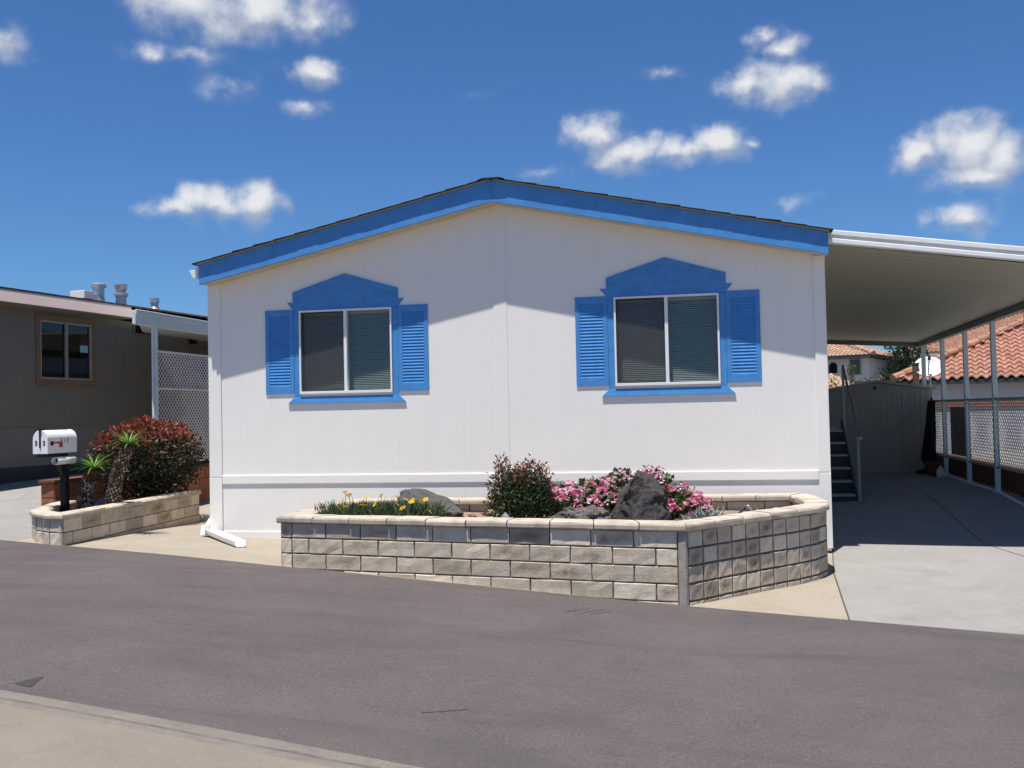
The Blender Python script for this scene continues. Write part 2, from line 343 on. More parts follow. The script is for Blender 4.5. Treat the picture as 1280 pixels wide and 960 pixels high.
cr=ramp(nt,[(.0,(5.4,6.1,7.5)),(.42,(8.2,8.6,9.5)),(.95,(10.8,10.9,11.2))]); nt.links.new(lit,cr.inputs[0])
skyc=mixc(nt,al,tint,cr.outputs[0]); nt.links.new(skyc,bg.inputs['Color'])
sl=bpy.data.lights.new('Sun','SUN'); sl.energy=5.0; sl.angle=rad(.53); sl.color=(1,.955,.90)
so=bpy.data.objects.new('Sun',sl); COL.objects.link(so); so.rotation_euler=SUN.to_track_quat('Z','Y').to_euler(); so.location=(0,-5,30)

# ------------------------------------------------------------------ camera
def make_cam():
    yaw,pit,rol=-.1981,.0285,.021
    f=Vector((math.sin(yaw)*math.cos(pit),math.cos(yaw)*math.cos(pit),math.sin(pit)))
    r=Vector((math.cos(yaw),-math.sin(yaw),0)); u=r.cross(f)
    R=r*math.cos(rol)-u*math.sin(rol); U=u*math.cos(rol)+r*math.sin(rol)
    c=bpy.data.cameras.new('Camera'); c.sensor_width=36; c.lens=1257.5/1280*36; c.clip_end=4000; c.clip_start=.05
    o=bpy.data.objects.new('Camera',c); COL.objects.link(o)
    o.matrix_world=Matrix(((R.x,U.x,-f.x,6.1354),(R.y,U.y,-f.y,-11.5124),(R.z,U.z,-f.z,1.7041),(0,0,0,1))); S.camera=o
make_cam()
S.view_settings.view_transform='Standard'; S.view_settings.look='None'; S.view_settings.gamma=1; S.view_settings.exposure=.56

# ------------------------------------------------------------------ ground sheets
def resample(pl, n):
    L=[0]
    for a,b in zip(pl,pl[1:]): L.append(L[-1]+math.dist(a,b))
    out=[]
    for k in range(n+1):
        s=L[-1]*k/n; j=0
        while j<len(pl)-2 and L[j+1]<s: j+=1
        t=(s-L[j])/max(L[j+1]-L[j],1e-9)
        out.append(tuple(pl[j][i]*(1-t)+pl[j+1][i]*t for i in range(len(pl[j]))))
    return out
def strip(name, A, B, na, nb, dz, mat, prof=None, ja=0):
    a=resample(A,na); b=resample(B,na); m=MB(); idx=[]
    for i in range(na+1):
        row=[]
        for j in range(nb+1):
            t=j/nb; x=a[i][0]*(1-t)+b[i][0]*t; y=a[i][1]*(1-t)+b[i][1]*t
            if ja and j in (0,nb): y+=(noise.noise(Vector((x*3.1,y,j)))*.6+noise.noise(Vector((x*14,y,j))))*ja
            row.append(m.vert((x,y,gz(x,y)+dz+(prof(t) if prof else 0))))
        idx.append(row)
    for i in range(na):
        for j in range(nb): m.f.append([idx[i][j],idx[i+1][j],idx[i+1][j+1],idx[i][j+1]])
    return struct(m.build(name,mat,smooth=True))
FAR=[(-30,5.5),(-14,1.7),(-6,-.25),(-1.95,-1.30),(-.98,-1.5),(.42,-1.92),(1.98,-2.50),(3.14,-2.71),(4.94,-2.99),(5.87,-3.125),(7.118,-3.312),(8.32,-3.48),(12,-4.0),(30,-7.0)]
NEAR=[(-30,-1.5),(-14,-3.9),(-4,-5.6),(2.34,-6.73),(3.6,-6.98),(4.68,-7.21),(8,-7.85),(14,-8.9),(30,-12)]
def sub(pl, x0, x1, k=30):
    xs=[x0+(x1-x0)*i/k for i in range(k+1)]; out=[]
    for x in xs:
        for a,b in zip(pl,pl[1:]):
            if a[0]<=x<=b[0]: out.append((x,a[1]+(b[1]-a[1])*(x-a[0])/(b[0]-a[0]))); break
    return out
def offs(pl, d): return [(x+d*.19,y-d) for x,y in pl]
# terrain to the horizon
m=MB(); xs=sorted(set([-1500,-700,-300,-150,-80,-50]+[i*2 for i in range(-18,23)]+[60,90,150,300,700,1500])); ys=sorted(set([-1500,-600,-200,-80,-40]+[i*2 for i in range(-14,26)]+[70,100,160,300,700,1500]))
g=[[m.vert((x,y,gz(x,y)-.06)) for x in xs] for y in ys]
for j in range(len(ys)-1):
    for i in range(len(xs)-1): m.f.append([g[j][i],g[j][i+1],g[j+1][i+1],g[j+1][i]])
struct(m.build('ground','earth',smooth=True))
strip('road',resample(sub(FAR,-29,29,240),300),resample(sub(NEAR,-29,29,240),300),900,14,0,'asphalt',ja=.008)
fi=[(x,y-.05) for x,y in sub(FAR,-1.75,7.30)]
strip('concrete_pad',fi,[(-2.4,9),(7.75,9)],60,30,-.006,'concrete_cream')
strip('neighbour_driveway',[(x,y-.05) for x,y in sub(FAR,-14,-1.75)],[(-14,9),(-2.4,9)],60,30,-.010,'concrete')
m0=[(7.118,-3.36),(7.118,-3.312),(7.23,-1.24),(7.424,.647),(7.46,3),(7.46,12.5)]
strip('driveway',m0,[(11.2,-3.95),(10.9,-3.86),(10.75,-1.0),(10.6,.6),(10.45,3),(10.42,12.5)],60,20,-.002,'concrete')
strip('neighbour_patio',[(10.62,-3),(10.62,20)],[(26,-6),(26,20)],40,20,-.02,'concrete')
def seam(name, pl, wd, dz=.0025):
    strip(name,pl,[(x+wd,y+wd*.3) for x,y in pl],40,1,dz,'joint')
seam('driveway_joint',[(7.112,-3.3),(7.226,-1.24),(7.42,.647)],.012)
seam('driveway_joint',[(8.95,-1.3),(9.083,.739),(9.2,4.5),(9.211,7.49),(9.22,8.8)][1:],.012)
seam('driveway_joint',[(9.083,.739),(9.52,-.75),(10.05,-3.6)],.010)
nl=sub(NEAR,-29,29,200)
def kprof(t):
    x=t*.30
    return np.interp(x,[0,.03,.15,.18,.21,.3],[0,.028,.034,.028,.050,.056])
strip('kerb',nl,offs(nl,.30),500,16,.004,'kerb',prof=kprof,ja=.006)
strip('kerb_seam',offs(nl,.16),offs(nl,.205),500,3,.004+.0385,'kerb_stain',ja=.02)
strip('sidewalk',offs(nl,.295),offs(nl,12),300,24,.060,'sidewalk')

def decal(name, pts, dz, mat):
    m=MB(); c=(sum(p[0] for p in pts)/len(pts),sum(p[1] for p in pts)/len(pts)); ring=resample(pts+[pts[0]],24)[:-1]
    i0=m.vert((*c,gz(*c)+dz)); r=[m.vert((x,y,gz(x,y)+dz)) for x,y in ring]
    for k in range(24): m.f.append([i0,r[k],r[(k+1)%24]])
    return struct(m.build(name,mat))
decal('road_patch',[(2.30,-6.565),(2.33,-6.475),(2.365,-6.40),(2.40,-6.51),(2.435,-6.605),(2.37,-6.59)],.003,'tar')
def crack(pts, w=.006):
    P=resample(pts,60); P=[(x+.02*noise.noise(Vector((x*5,y*5,0)))+.008*noise.noise(Vector((x*21,y*21,0))),y+.02*noise.noise(Vector((x*5,y*5,4)))) for x,y in P]
    strip('road_crack',P,[(x+w*.3,y+w) for x,y in P],60,1,.0028,'tar')
crack([(-.3,-3.1),(.9,-2.9),(1.9,-2.75)],.004)
def scuff(x,y,dx,dy,w):
    P=[(x+dx*t,y+dy*t) for t in (0,.5,1)]; strip('tyre_scuff',P,[(a+w*.2,b+w) for a,b in P],14,1,.003,'scuff',ja=.006)
for a in ((4.95,-3.72,.16,.20,.018),(5.05,-3.74,.18,.22,.014),(5.15,-3.74,.16,.2,.016),(4.60,-6.46,.22,.13,.012),(4.70,-6.43,.05,.08,.012)): scuff(*a)
# ------------------------------------------------------------------ main house
HX0,HX1,HD=0.0,7.35,18.0
APX=3.685
def roofz(x): return 4.385-.2165*abs(x-APX)     # top of fascia
house=thing('mobile_home','white mobile home with blue shutters and a low dark shingled gable roof','house',(3.675,0,.2))
def winx(c): return c-.5895,c+.5895
WZ0,WZ1=1.982,2.9995
WC=[1.7846,5.6225]
def wtop(x): return roofz(x)-.225
m=MB()
xs=[.0]+[HX0+.405*k for k in range(1,18)]+[HX1]
for c in WC: xs+=list(winx(c))
xs=sorted(x for x in xs if 0<=x<=7.35)
g=.0009
for a,b in zip(xs,xs[1:]):
    if b-a<.01: continue
    grooveL=.0 if any(abs(a-q)<1e-6 for c in WC for q in winx(c)) or a==0 else g
    grooveR=.0 if any(abs(b-q)<1e-6 for c in WC for q in winx(c)) or b==7.35 else g
    mid=(a+b)/2; inw=any(winx(c)[0]-1e-6<=mid<=winx(c)[1] for c in WC)
    zs=[(.12,None)] if not inw else [(.12,WZ0),(WZ1,None)]
    for z0,z1 in zs:
        parts=[(a,b)] if not(a<APX<b) else [(a,APX),(APX,b)]
        for p,q in parts:
            p2=p+(grooveL if p==a else 0); q2=q-(grooveR if q==b else 0)
            t0=z1 if z1 else wtop(p); t1=z1 if z1 else wtop(q)
            m.face([(p2,0,z0),(q2,0,z0),(q2,0,t1),(p2,0,t0)])
            if p==a and grooveL: m.face([(a,.0016,z0),(p2,0,z0),(p2,0,t0),(a,.0016,t0)])
            if q==b and grooveR: m.face([(q2,0,z0),(b,.0016,z0),(b,.0016,t1),(q2,0,t1)])
m.build('front_wall','wall',house)
m=MB()
for x in (HX0,HX1): m.face([(x,0,.05),(x,HD,.05),(x,HD,wtop(x)+.1),(x,0,wtop(x)+.1)])
m.face([(HX0,HD,.05),(HX1,HD,.05),(HX1,HD,wtop(HX1)),(APX,HD,wtop(APX)),(HX0,HD,wtop(HX0))])
m.build('side_wall','wall',house)
m=MB(); m.face([(.02,.25,.7),(7.33,.25,.7),(7.33,.25,3.3),(.02,.25,3.3)]); m.build('dark_backing','dark',house)  # unseen near-black sheet added behind the blinds to keep the windows dark
# trims
for x0,x1 in ((-.014,.152),(7.238,7.364)):
    m=MB()
    m.box(x0,x1,-.016,.0,.985,wtop(x0 if x0>3 else x1)-.012 if x0<3 else wtop(7.364)+.0)
    m.box(x0,x1,-.020,.0,.15,.975)
    m.box(*((-.014,.001) if x0<3 else (7.349,7.364)),-.0165,.12,.15,3.3)
    m.build('corner_trim','wall',house,bevel=.003)
m=MB(); m.prism([(3.622,1.0),(3.782,1.0),(3.782,wtop(3.782)-.004),(APX,wtop(APX)-.004),(3.622,wtop(3.622)-.004)],-.006,0); m.build('batten','wall',house,bevel=.002)
m=MB(); m.box(.154,7.236,-.015,0,.899,1.0); m.build('belt_trim','wall',house,bevel=.004)
m=MB(); m.box(.154,7.236,-.012,0,.10,.315); m.build('base_trim','wall',house,bevel=.004)
# windows
def build_window(c, label):
    x0,x1=winx(c)
    fr=MB(); b=.022
    fr.box(x0,x1,-.030,.07,WZ0,WZ0+b+.008); fr.box(x0,x1,-.030,.07,WZ1-b,WZ1); fr.box(x0,x0+b,-.030,.07,WZ0+b+.008,WZ1-b); fr.box(x1-b,x1,-.030,.07,WZ0+b+.008,WZ1-b)
    fr.box(c-.016,c+.022,-.026,.07,WZ0+b+.008,WZ1-b)
    # sliding sash rails (left)
    fo=fr.build('window',"screen_frame",house,bevel=.002); fo['label']=label
    sh=MB(); l,r=x0+b,c-.016
    for q in ((l,l+.02,WZ0+.03,WZ1-b),(r-.012,r,WZ0+.03,WZ1-b)): sh.box(q[0],q[1],-.012,.02,q[2],q[3])
    sh.box(l+.02,r-.012,-.012,.02,WZ0+.03,WZ0+.048); sh.box(l+.02,r-.012,-.012,.02,WZ1-b-.018,WZ1-b); sh.build('sash','dark_trim',fo)
    for (l2,r2,yy) in ((l+.02,r-.012,.008),(c+.022,x1-b,.02)):
        p=MB(); p.face([(l2,yy,WZ0+.03),(r2,yy,WZ0+.03),(r2,yy,WZ1-b),(l2,yy,WZ1-b)]); p.build('pane','glass',fo)
    p=MB(); p.face([(l+.02,-.006,WZ0+.048),(r-.012,-.006,WZ0+.048),(r-.012,-.006,WZ1-b-.018),(l+.02,-.006,WZ1-b-.018)]); p.build('insect_screen','screen',fo)
    bl=MB(); n=44
    for side,(l2,r2) in enumerate(((x0+.025,c-.004),(c+.004,x1-.025))):
        for k in range(n):
            z=WZ0+.04+(WZ1-WZ0-.085)*(k+.5)/n; sag=.0012*math.sin(k*1.7+side)
            segs=6
            for q in range(segs):
                xa=l2+(r2-l2)*q/segs; xb=l2+(r2-l2)*(q+1)/segs
                wa=.0022*noise.noise(Vector((xa*4,k*.9,side+c))); wb=.0022*noise.noise(Vector((xb*4,k*.9,side+c)))
                bl.face([(xa,.088,z-.0075+wa),(xb,.088,z-.0075+wb),(xb,.100,z+.0075+wb),(xa,.100,z+.0075+wa)])
        bl.box(l2,r2,.082,.108,WZ1-.05,WZ1-.022)
    bl.build('blind','blind',fo)
    # blue surround with gable head
    su=MB(); X=lambda v:c+v
    head=[(-.672,3.002),(-.672,3.02),(-.686,3.03),(-.748,3.105),(-.672,3.105),(-.672,3.228),(0,3.433),(.672,3.228),(.672,3.105),(.748,3.105),(.686,3.03),(.672,3.02),(.672,3.002)]
    su.prism([(X(a),z) for a,z in head],-.011,-.0005)
    su.box(X(-.662),X(-.592),-.0105,-.0005,1.955,3.0015); su.box(X(.592),X(.662),-.0105,-.0005,1.955,3.0015)
    so=su.build('window_surround','blue',house,bevel=.003)
    mo=MB()
    for sgn in (-1,1):
        a=(X(sgn*.672),3.228); bb=(c,3.433); aa=(X(sgn*.672),3.150); b2=(c,3.356)
        mo.prism([a,bb,b2,aa] if sgn<0 else [bb,a,aa,b2],-.0185,-.0112)
        mo.box(min(X(sgn*.672),X(sgn*.60)),max(X(sgn*.672),X(sgn*.60)),-.0182,-.0112,3.115,3.149)
    mo.build('gable_moulding','blue',so,bevel=.003)
    si=MB(); si.hexa([(X(-.748),-.022,1.868),(X(.752),-.022,1.868),(X(.748),0,1.868),(X(-.744),0,1.868),(X(-.66),-.013,1.950),(X(.664),-.013,1.950),(X(.66),0,1.953),(X(-.656),0,1.953)])
    si.build('sill','blue',so,bevel=.002)
    for sgn in (-1,1):
        a,b2=sorted((X(sgn*.664),X(sgn*1.036)))
        st=MB(); z0,z1=1.992,3.018; la,lb=a+.052,b2-.052; lz0,lz1=z0+.085,z1-.085
        st.box(a,la,-.0135,-.0005,z0,z1); st.box(lb,b2,-.0135,-.0005,z0,z1); st.box(la,lb,-.0133,-.0005,z0,lz0); st.box(la,lb,-.0133,-.0005,lz1,z1)
        st.box(la,lb,-.003,-.0005,lz0,lz1)
        s_=st.build('shutter','blue',house,bevel=.002)
        lv=MB(); n=23
        for k in range(n):
            z=lz0+(lz1-lz0)*k/n; h=(lz1-lz0)/n
            lv.hexa([(la,-.0128,z+.002),(lb,-.0128,z+.002),(lb,-.0032,z+.002),(la,-.0032,z+.002),(la,-.0122,z+.007),(lb,-.0122,z+.007),(lb,-.0036,z+h*.95),(la,-.0036,z+h*.95)])
        lv.build('louvre','blue',s_)
        lip=MB(); lip.box(a+.003,b2-.003,-.009,-.001,z0-.016,z0-.0005); lip.build('shutter_lip','trim_white',s_)
build_window(WC[0],'left window, half its louvred shutters in shade')
build_window(WC[1],'right window, nearer the carport')
# roof, fascia, soffit
FY=-.27
def fas(x0,x1,y0,y1,zt,h):
    mm=MB(); a,b=(x0,x1)
    mm.hexa([(a,y0,roofz(a)-h),(b,y0,roofz(b)-h),(b,y1,roofz(b)-h),(a,y1,roofz(a)-h),(a,y0,roofz(a)),(b,y0,roofz(b)),(b,y1,roofz(b)),(a,y1,roofz(a))]); return mm
FL0,FR1=.012,7.382
for a,b in ((FL0,APX),(APX,FR1)):
    fo=fas(a,b,FY,FY+.03,0,.248).build('fascia','blue',house,bevel=.003)
m=MB()
for a,b in ((FL0,APX),(APX,FR1)):
    # wide drip board with a shallow step as on the front of the fascia
    pts=[]
    m.hexa([(a,FY+.031,roofz(a)-.236),(b,FY+.031,roofz(b)-.236),(b,-.001,roofz(b)-.236),(a,-.001,roofz(a)-.236),(a,FY+.031,roofz(a)-.222),(b,FY+.031,roofz(b)-.222),(b,-.001,roofz(b)-.222),(a,-.001,roofz(a)-.222)])
m.build('soffit','cream_soffit',house)
m=MB()
for a,b in ((FL0-.02,APX),(APX,FR1+.012)):
    m.hexa([(a,FY-.026,roofz(a)+.001),(b,FY-.026,roofz(b)+.001),(b,FY+.05,roofz(b)+.001),(a,FY+.05,roofz(a)+.001),(a,FY-.026,roofz(a)+.013),(b,FY-.026,roofz(b)+.013),(b,FY+.05,roofz(b)+.013),(a,FY+.05,roofz(a)+.013)])
m.build('drip_edge','drip',house)
m=MB(); n=14
for side in (-1,1):
    for k in range(n):
        e=APX+side*(APX+.06 if side<0 else FR1+.05-APX)
        xa=APX+(e-APX)*k/n; xb=APX+(e-APX)*(k+1)/n
        j=rnd.uniform(-.006,.006)
        za,zb=roofz(xa),roofz(xb)
        y0=FY-.044+rnd.uniform(-.0018,.0018)
        lo=.014; a0=.022; b0=.031+j
        P8=[(xa,y0,za+lo),(xb,y0,zb+lo),(xb,HD,zb+lo),(xa,HD,za+lo),(xa,y0,za+a0),(xb,y0,zb+b0),(xb,HD,zb+b0),(xa,HD,za+a0)]
        if side<0: P8=[P8[i] for i in (1,0,3,2,5,4,7,6)]
        m.hexa(P8)
m.hexa([(APX-.16,FY-.052,roofz(APX-.16)+.033),(APX+.16,FY-.052,roofz(APX+.16)+.033),(APX+.16,HD,roofz(APX+.16)+.033),(APX-.16,HD,roofz(APX-.16)+.033),(APX-.1,FY-.052,roofz(APX-.1)+.041),(APX+.1,FY-.052,roofz(APX+.1)+.041),(APX+.1,HD,roofz(APX+.1)+.041),(APX-.1,HD,roofz(APX-.1)+.041)])
m.build('roof','shingle',house)
# side eave boards
for q in (FL0,FR1-.02):
    m=MB(); m.box(q,q+.02,FY+.031,HD,roofz(q)-.2,roofz(q)-.012); m.build('eave_board','trim_white',house)
# gutter and downspout on the left eave
m=MB(); gx=-.012; gzb=roofz(0)-.155
m.prism([(gx,gzb),(gx-.075,gzb),(gx-.105,gzb+.06),(gx-.118,gzb+.085),(gx-.118,gzb+.10),(gx,gzb+.10)],-.24,HD); gu=m.build('gutter','metal_white',house,bevel=.004)
m=MB(); m.tube([(-.03,-.22,roofz(0)-.06),(-.03,-.22,roofz(0)-.01)],.012,6); m.build('gutter_bracket','metal_white',gu)
m=MB(); m.box(-.075,-.016,.16,.235,.52,gzb); m.build('downspout','metal_white',house,bevel=.006)
m=MB(); z0=gz(-.05,0)
m.hexa([(-.074,.10,.43),(-.017,.10,.43),(-.017,.235,.40),(-.074,.235,.40),(-.078,.13,.54),(-.015,.13,.54),(-.015,.238,.535),(-.078,.238,.535)])
m.hexa([(-.075,-.10,z0+.10),(-.018,-.10,z0+.10),(-.018,.02,z0+.06),(-.075,.02,z0+.06),(-.075,.11,.50),(-.018,.11,.50),(-.018,.20,.42),(-.075,.20,.42)])
m.hexa([(-.08,-.16,z0+.02),(-.012,-.16,z0+.02),(-.012,-.02,z0+.02),(-.08,-.02,z0+.02),(-.076,-.13,z0+.14),(-.017,-.13,z0+.14),(-.017,.0,z0+.12),(-.076,.0,z0+.12)])
el_=m.build('downspout_elbow','metal_white',house,bevel=.008)
# splash trough lying on the pad: open gutter length
a=Vector((-.09,.06,0)); b=Vector((.92,-1.08,0)); t=(b-a).normalized(); nn=Vector((-t.y,t.x,0))
m=MB(); prof=[(-.060,.062),(-.056,.022),(-.042,.0),(.042,.0),(.056,.022),(.060,.062)]
rows=[]
for k in range(9):
    p=a+(b-a)*k/8; zz=gz(p.x,p.y)+.006+.02*(1-k/8)
    rows.append([m.vert((p.x+nn.x*u,p.y+nn.y*u,zz+h)) for u,h in prof])
for k in range(8):
    for j in range(5): m.f.append([rows[k][j],rows[k+1][j],rows[k+1][j+1],rows[k][j+1]])
o=m.build('splash_trough','metal_white',bevel=0,org=(.4,-.5,gz(.4,-.5)))
sm=o.modifiers.new('Solidify','SOLIDIFY'); sm.thickness=.006
tag(o,'white metal gutter length lying on cream concrete under the downspout of the white mobile home','splash trough')

# ------------------------------------------------------------------ carport
car=thing('carport','white metal carport awning attached to the right side of the white home','carport',(8.8,5,.3))
YF,YR=-.14,9.97
FLt,FRt=3.63,3.20          # front top at x=7.37 and x=10.26
CX0,CX1=7.385,10.26
def cz(x,y):     # underside height
    u=(x-CX0)/(CX1-CX0); v=(y-YF)/(YR-YF)
    f=(FLt-.145)*(1-u)+(FRt-.16)*u; r=3.115*(1-u)+2.935*u
    return f*(1-v)+r*v
m=MB(); NX=6; NY=49
pts=[]
for j in range(NY*4+1):
    y=YF+.1+(YR-.06-YF-.1)*j/(NY*4); ph=j%4; h=[0,0,.010,.010][ph] if j<NY*4 else 0
    pts.append([m.vert((CX0+(CX1-.05-CX0)*i/NX,y,cz(CX0+(CX1-.05-CX0)*i/NX,y)+h)) for i in range(NX+1)])
for j in range(NY*4):
    for i in range(NX): m.f.append([pts[j][i],pts[j+1][i],pts[j+1][i+1],pts[j][i+1]])
top=[[m.vert((x,y,cz(x,y)+.09)) for x in (CX0,CX1-.05)] for y in (YF+.1,YR-.06)]
m.f.append([top[0][0],top[0][1],top[1][1],top[1][0]])
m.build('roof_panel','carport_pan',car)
m=MB()
def bar(y0,y1,dz0,dz1,xa=CX0,xb=CX1):
    za=FLt; zb=FRt
    m.hexa([(xa,y0,za+dz0),(xb,y0,zb+dz0),(xb,y1,zb+dz0),(xa,y1,za+dz0),(xa,y0,za+dz1),(xb,y0,zb+dz1),(xb,y1,zb+dz1),(xa,y1,za+dz1)])
bar(YF,YF+.098,-.058,0); bar(YF+.022,YF+.098,-.092,-.058); bar(YF,YF+.098,-.148,-.092)
m.build('front_fascia','metal_white',car,bevel=.008)
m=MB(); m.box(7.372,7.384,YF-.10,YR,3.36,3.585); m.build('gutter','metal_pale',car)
m=MB()
z=2.85
m.hexa([(10.17,YF+.1,cz(10.2,YF)-.085),(10.25,YF+.1,cz(10.2,YF)-.085),(10.25,YR,2.85),(10.17,YR,2.85),(10.17,YF+.1,cz(10.2,YF)-.002),(10.25,YF+.1,cz(10.2,YF)-.002),(10.25,YR,2.932),(10.17,YR,2.932)])
m.build('side_beam','beam',car)
m=MB(); m.hexa([(CX0,YR-.055,3.035),(CX1,YR-.055,2.855),(CX1,YR,2.855),(CX0,YR,3.035),(CX0,YR-.055,3.20),(CX1,YR-.055,3.02),(CX1,YR,3.02),(CX0,YR,3.20)]); m.build('rear_beam','beam',car)
PY=[9.58,7.89,6.20,4.51,2.82,1.13]
for y in PY:
    zz=gz(10.21,y); tz=np.interp(y,[YF,YR],[cz(10.2,YF)-.085,2.85])
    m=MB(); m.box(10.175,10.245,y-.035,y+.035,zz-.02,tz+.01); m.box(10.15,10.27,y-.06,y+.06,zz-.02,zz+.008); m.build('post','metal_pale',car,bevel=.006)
# lattice screen between the posts
def lattice(mb, P, ulen, z0, z1, pitch=.064, wd=.0215, t=.0016):
    """P(u,d,z)->world; crossed diagonal slats clipped to the panel"""
    H=z1-z0; d=pitch*math.sqrt(2)
    for sgn in (1,-1):
        lay=t*(.5 if sgn>0 else -.5); k0=-H if sgn>0 else 0; u=k0
        hw=wd/2*math.sqrt(2); u=k0-.0
        while u<ulen+(0 if sgn>0 else H):
            # line: x = u + sgn*(z-z0)
            def clipz(x0):
                za=z0 if sgn>0 else z0; return
            a=max(0,(-(u))/1 if sgn>0 else (u-ulen)); b=min(H,(ulen-u) if sgn>0 else u)
            if b-a>.02:
                q=[]
                for h,e in ((a,-1),(a,1),(b,1),(b,-1)):
                    x=u+sgn*h+e*hw; q.append((min(max(x,0),ulen),z0+h))
                mb.f.append([mb.vert(P(x,lay-t*.5,zz)) for x,zz in q])
                mb.f.append([mb.vert(P(x,lay+t*.5,zz)) for x,zz in q][::-1])
            u+=d
scr=thing('lattice_screen','shaded grey lattice screen on rails between the carport posts','lattice screen',(10.21,5,.4))
for ya,yb in zip(PY[1:],PY):
    m=MB(); ln=yb-ya-.08
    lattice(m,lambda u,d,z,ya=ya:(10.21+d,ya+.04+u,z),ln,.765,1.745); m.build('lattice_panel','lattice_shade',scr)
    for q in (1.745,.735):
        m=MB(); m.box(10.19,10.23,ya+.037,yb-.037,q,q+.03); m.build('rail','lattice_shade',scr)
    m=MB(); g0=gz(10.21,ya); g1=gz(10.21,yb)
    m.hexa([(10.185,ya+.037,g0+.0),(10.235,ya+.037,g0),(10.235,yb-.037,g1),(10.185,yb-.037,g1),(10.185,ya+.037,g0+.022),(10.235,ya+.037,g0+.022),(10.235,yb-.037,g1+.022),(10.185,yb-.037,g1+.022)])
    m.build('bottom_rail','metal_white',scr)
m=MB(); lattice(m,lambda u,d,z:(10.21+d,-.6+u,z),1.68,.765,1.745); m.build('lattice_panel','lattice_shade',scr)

# steps with handrail
st=thing('entry_steps','dark entry steps with a single handrail against the home under the carport','steps',(7.8,4.6,.3))
sz0=gz(7.8,4.1)
for k in range(6):
    y=4.06+.255*k; z=sz0+.105+.185*k
    m=MB(); m.box(7.50,8.14,y,y+.29,z-.028,z); m.build('tread','step_grey',st,bevel=.003)
    m=MB(); m.box(7.50,8.14,y+.015,y+.03,z-.185 if k else sz0-.02,z-.028); m.build('riser','step_dark',st)
for x in (7.47,8.145):
    m=MB()
    m.hexa([(x,4.06,sz0-.02),(x+.03,4.06,sz0-.02),(x+.03,5.65,sz0-.02),(x,5.65,sz0-.02),(x,4.06,sz0+.08),(x+.03,4.06,sz0+.08),(x+.03,5.65,sz0+1.2),(x,5.65,sz0+1.2)])
    m.build('stringer','step_dark',st)
m=MB(); m.box(7.5,8.14,5.59,6.6,sz0+1.01,sz0+1.05); m.build('landing','step_grey',st)
for y,zt in ((4.06,1.25),(5.6,2.32)):
    m=MB(); m.box(8.178,8.218,y-.02,y+.02,gz(8.2,y)-.02,zt); m.build('rail_post','lattice_shade',st)
m=MB(); m.tube([(8.2,3.93,1.26),(8.2,4.02,1.285),(8.2,5.62,2.36)],.018,8); hr=m.build('handrail','beam',st,smooth=True)
m=MB(); m.box(8.16,8.24,3.90,4.02,1.19,1.245); m.build('rail_end','lattice_shade',hr,bevel=.004)

# shed
sh=thing('garden_shed','low grey metal shed with a shallow gable across the back of the carport','shed',(9.2,9.6,.4))
SX0,SX1,SY=8.16,10.20,8.86
def shr(x): return 2.165-.155*abs(x-9.2)
m=MB()
ribs=[SX0+(SX1-SX0)*k/20 for k in range(21)]
for a,b in zip(ribs,ribs[1:]):
    for (p,q,d) in ((a,a+(b-a)*.8,0),(a+(b-a)*.8,b,.006)):
        m.face([(p,SY+d,.25),(q,SY+d,.25),(q,SY+d,shr(q)-.03),(p,SY+d,shr(p)-.03)])
m.face([(SX1,SY,.25),(SX1,SY+1.7,.25),(SX1,SY+1.7,shr(SX1)),(SX1,SY,shr(SX1))]); m.face([(SX0,SY,.25),(SX0,SY+1.7,.25),(SX0,SY+1.7,shr(SX0)),(SX0,SY,shr(SX0))])
m.face([(SX0,SY+1.7,.25),(SX1,SY+1.7,.25),(SX1,SY+1.7,shr(SX1)),(9.2,SY+1.7,shr(9.2)),(SX0,SY+1.7,shr(SX0))])
m.build('wall','shed',sh)
m=MB()
for a,b in ((SX0-.05,9.2),(9.2,SX1+.06)):
    m.hexa([(a,SY-.06,shr(a)-.025),(b,SY-.06,shr(b)-.025),(b,SY+1.75,shr(b)-.025),(a,SY+1.75,shr(a)-.025),(a,SY-.06,shr(a)+.02),(b,SY-.06,shr(b)+.02),(b,SY+1.75,shr(b)+.02),(a,SY+1.75,shr(a)+.02)])
m.build('roof','shed',sh)
m=MB(); m.box(9.66,9.70,SY-.012,SY-.001,.40,1.98); m.box(8.55,8.59,SY-.012,SY-.001,.40,1.98); m.box(8.59,9.66,SY-.012,SY-.001,1.93,1.98); m.build('door_frame','shed',sh)
m=MB(); m.lathe([(.03,-.01),(.03,.01)],0,0,10); 
m2=MB(); m2.tube([(9.17,SY-.012,2.03),(9.17,SY+.004,2.03)],.028,10); m2.build('vent','dark',sh)

# clutter in the carport corner
def revolve(name, prof, x, y, mat, parent=None, seg=18, smooth=True, org=None):
    m=MB(); m.lathe(prof,x,y,seg); return m.build(name,mat,parent,smooth=smooth,org=org)
bz=gz(10.02,8.3)
pot=thing('flower_pot','dull red flower pot on the carport floor beside the shed','flower pot',(10.03,7.95,gz(10.03,7.95)))
z=gz(10.03,7.95); revolve('pot_body',[(.10,z),(.145,z+.20),(.135,z+.20),(.12,z+.17)],10.03,7.95,'terracotta_pot',pot); revolve('pot_rim',[(.15,z+.195),(.162,z+.20),(.162,z+.245),(.145,z+.245),(.14,z+.2)],10.03,7.95,'terracotta_pot',pot)
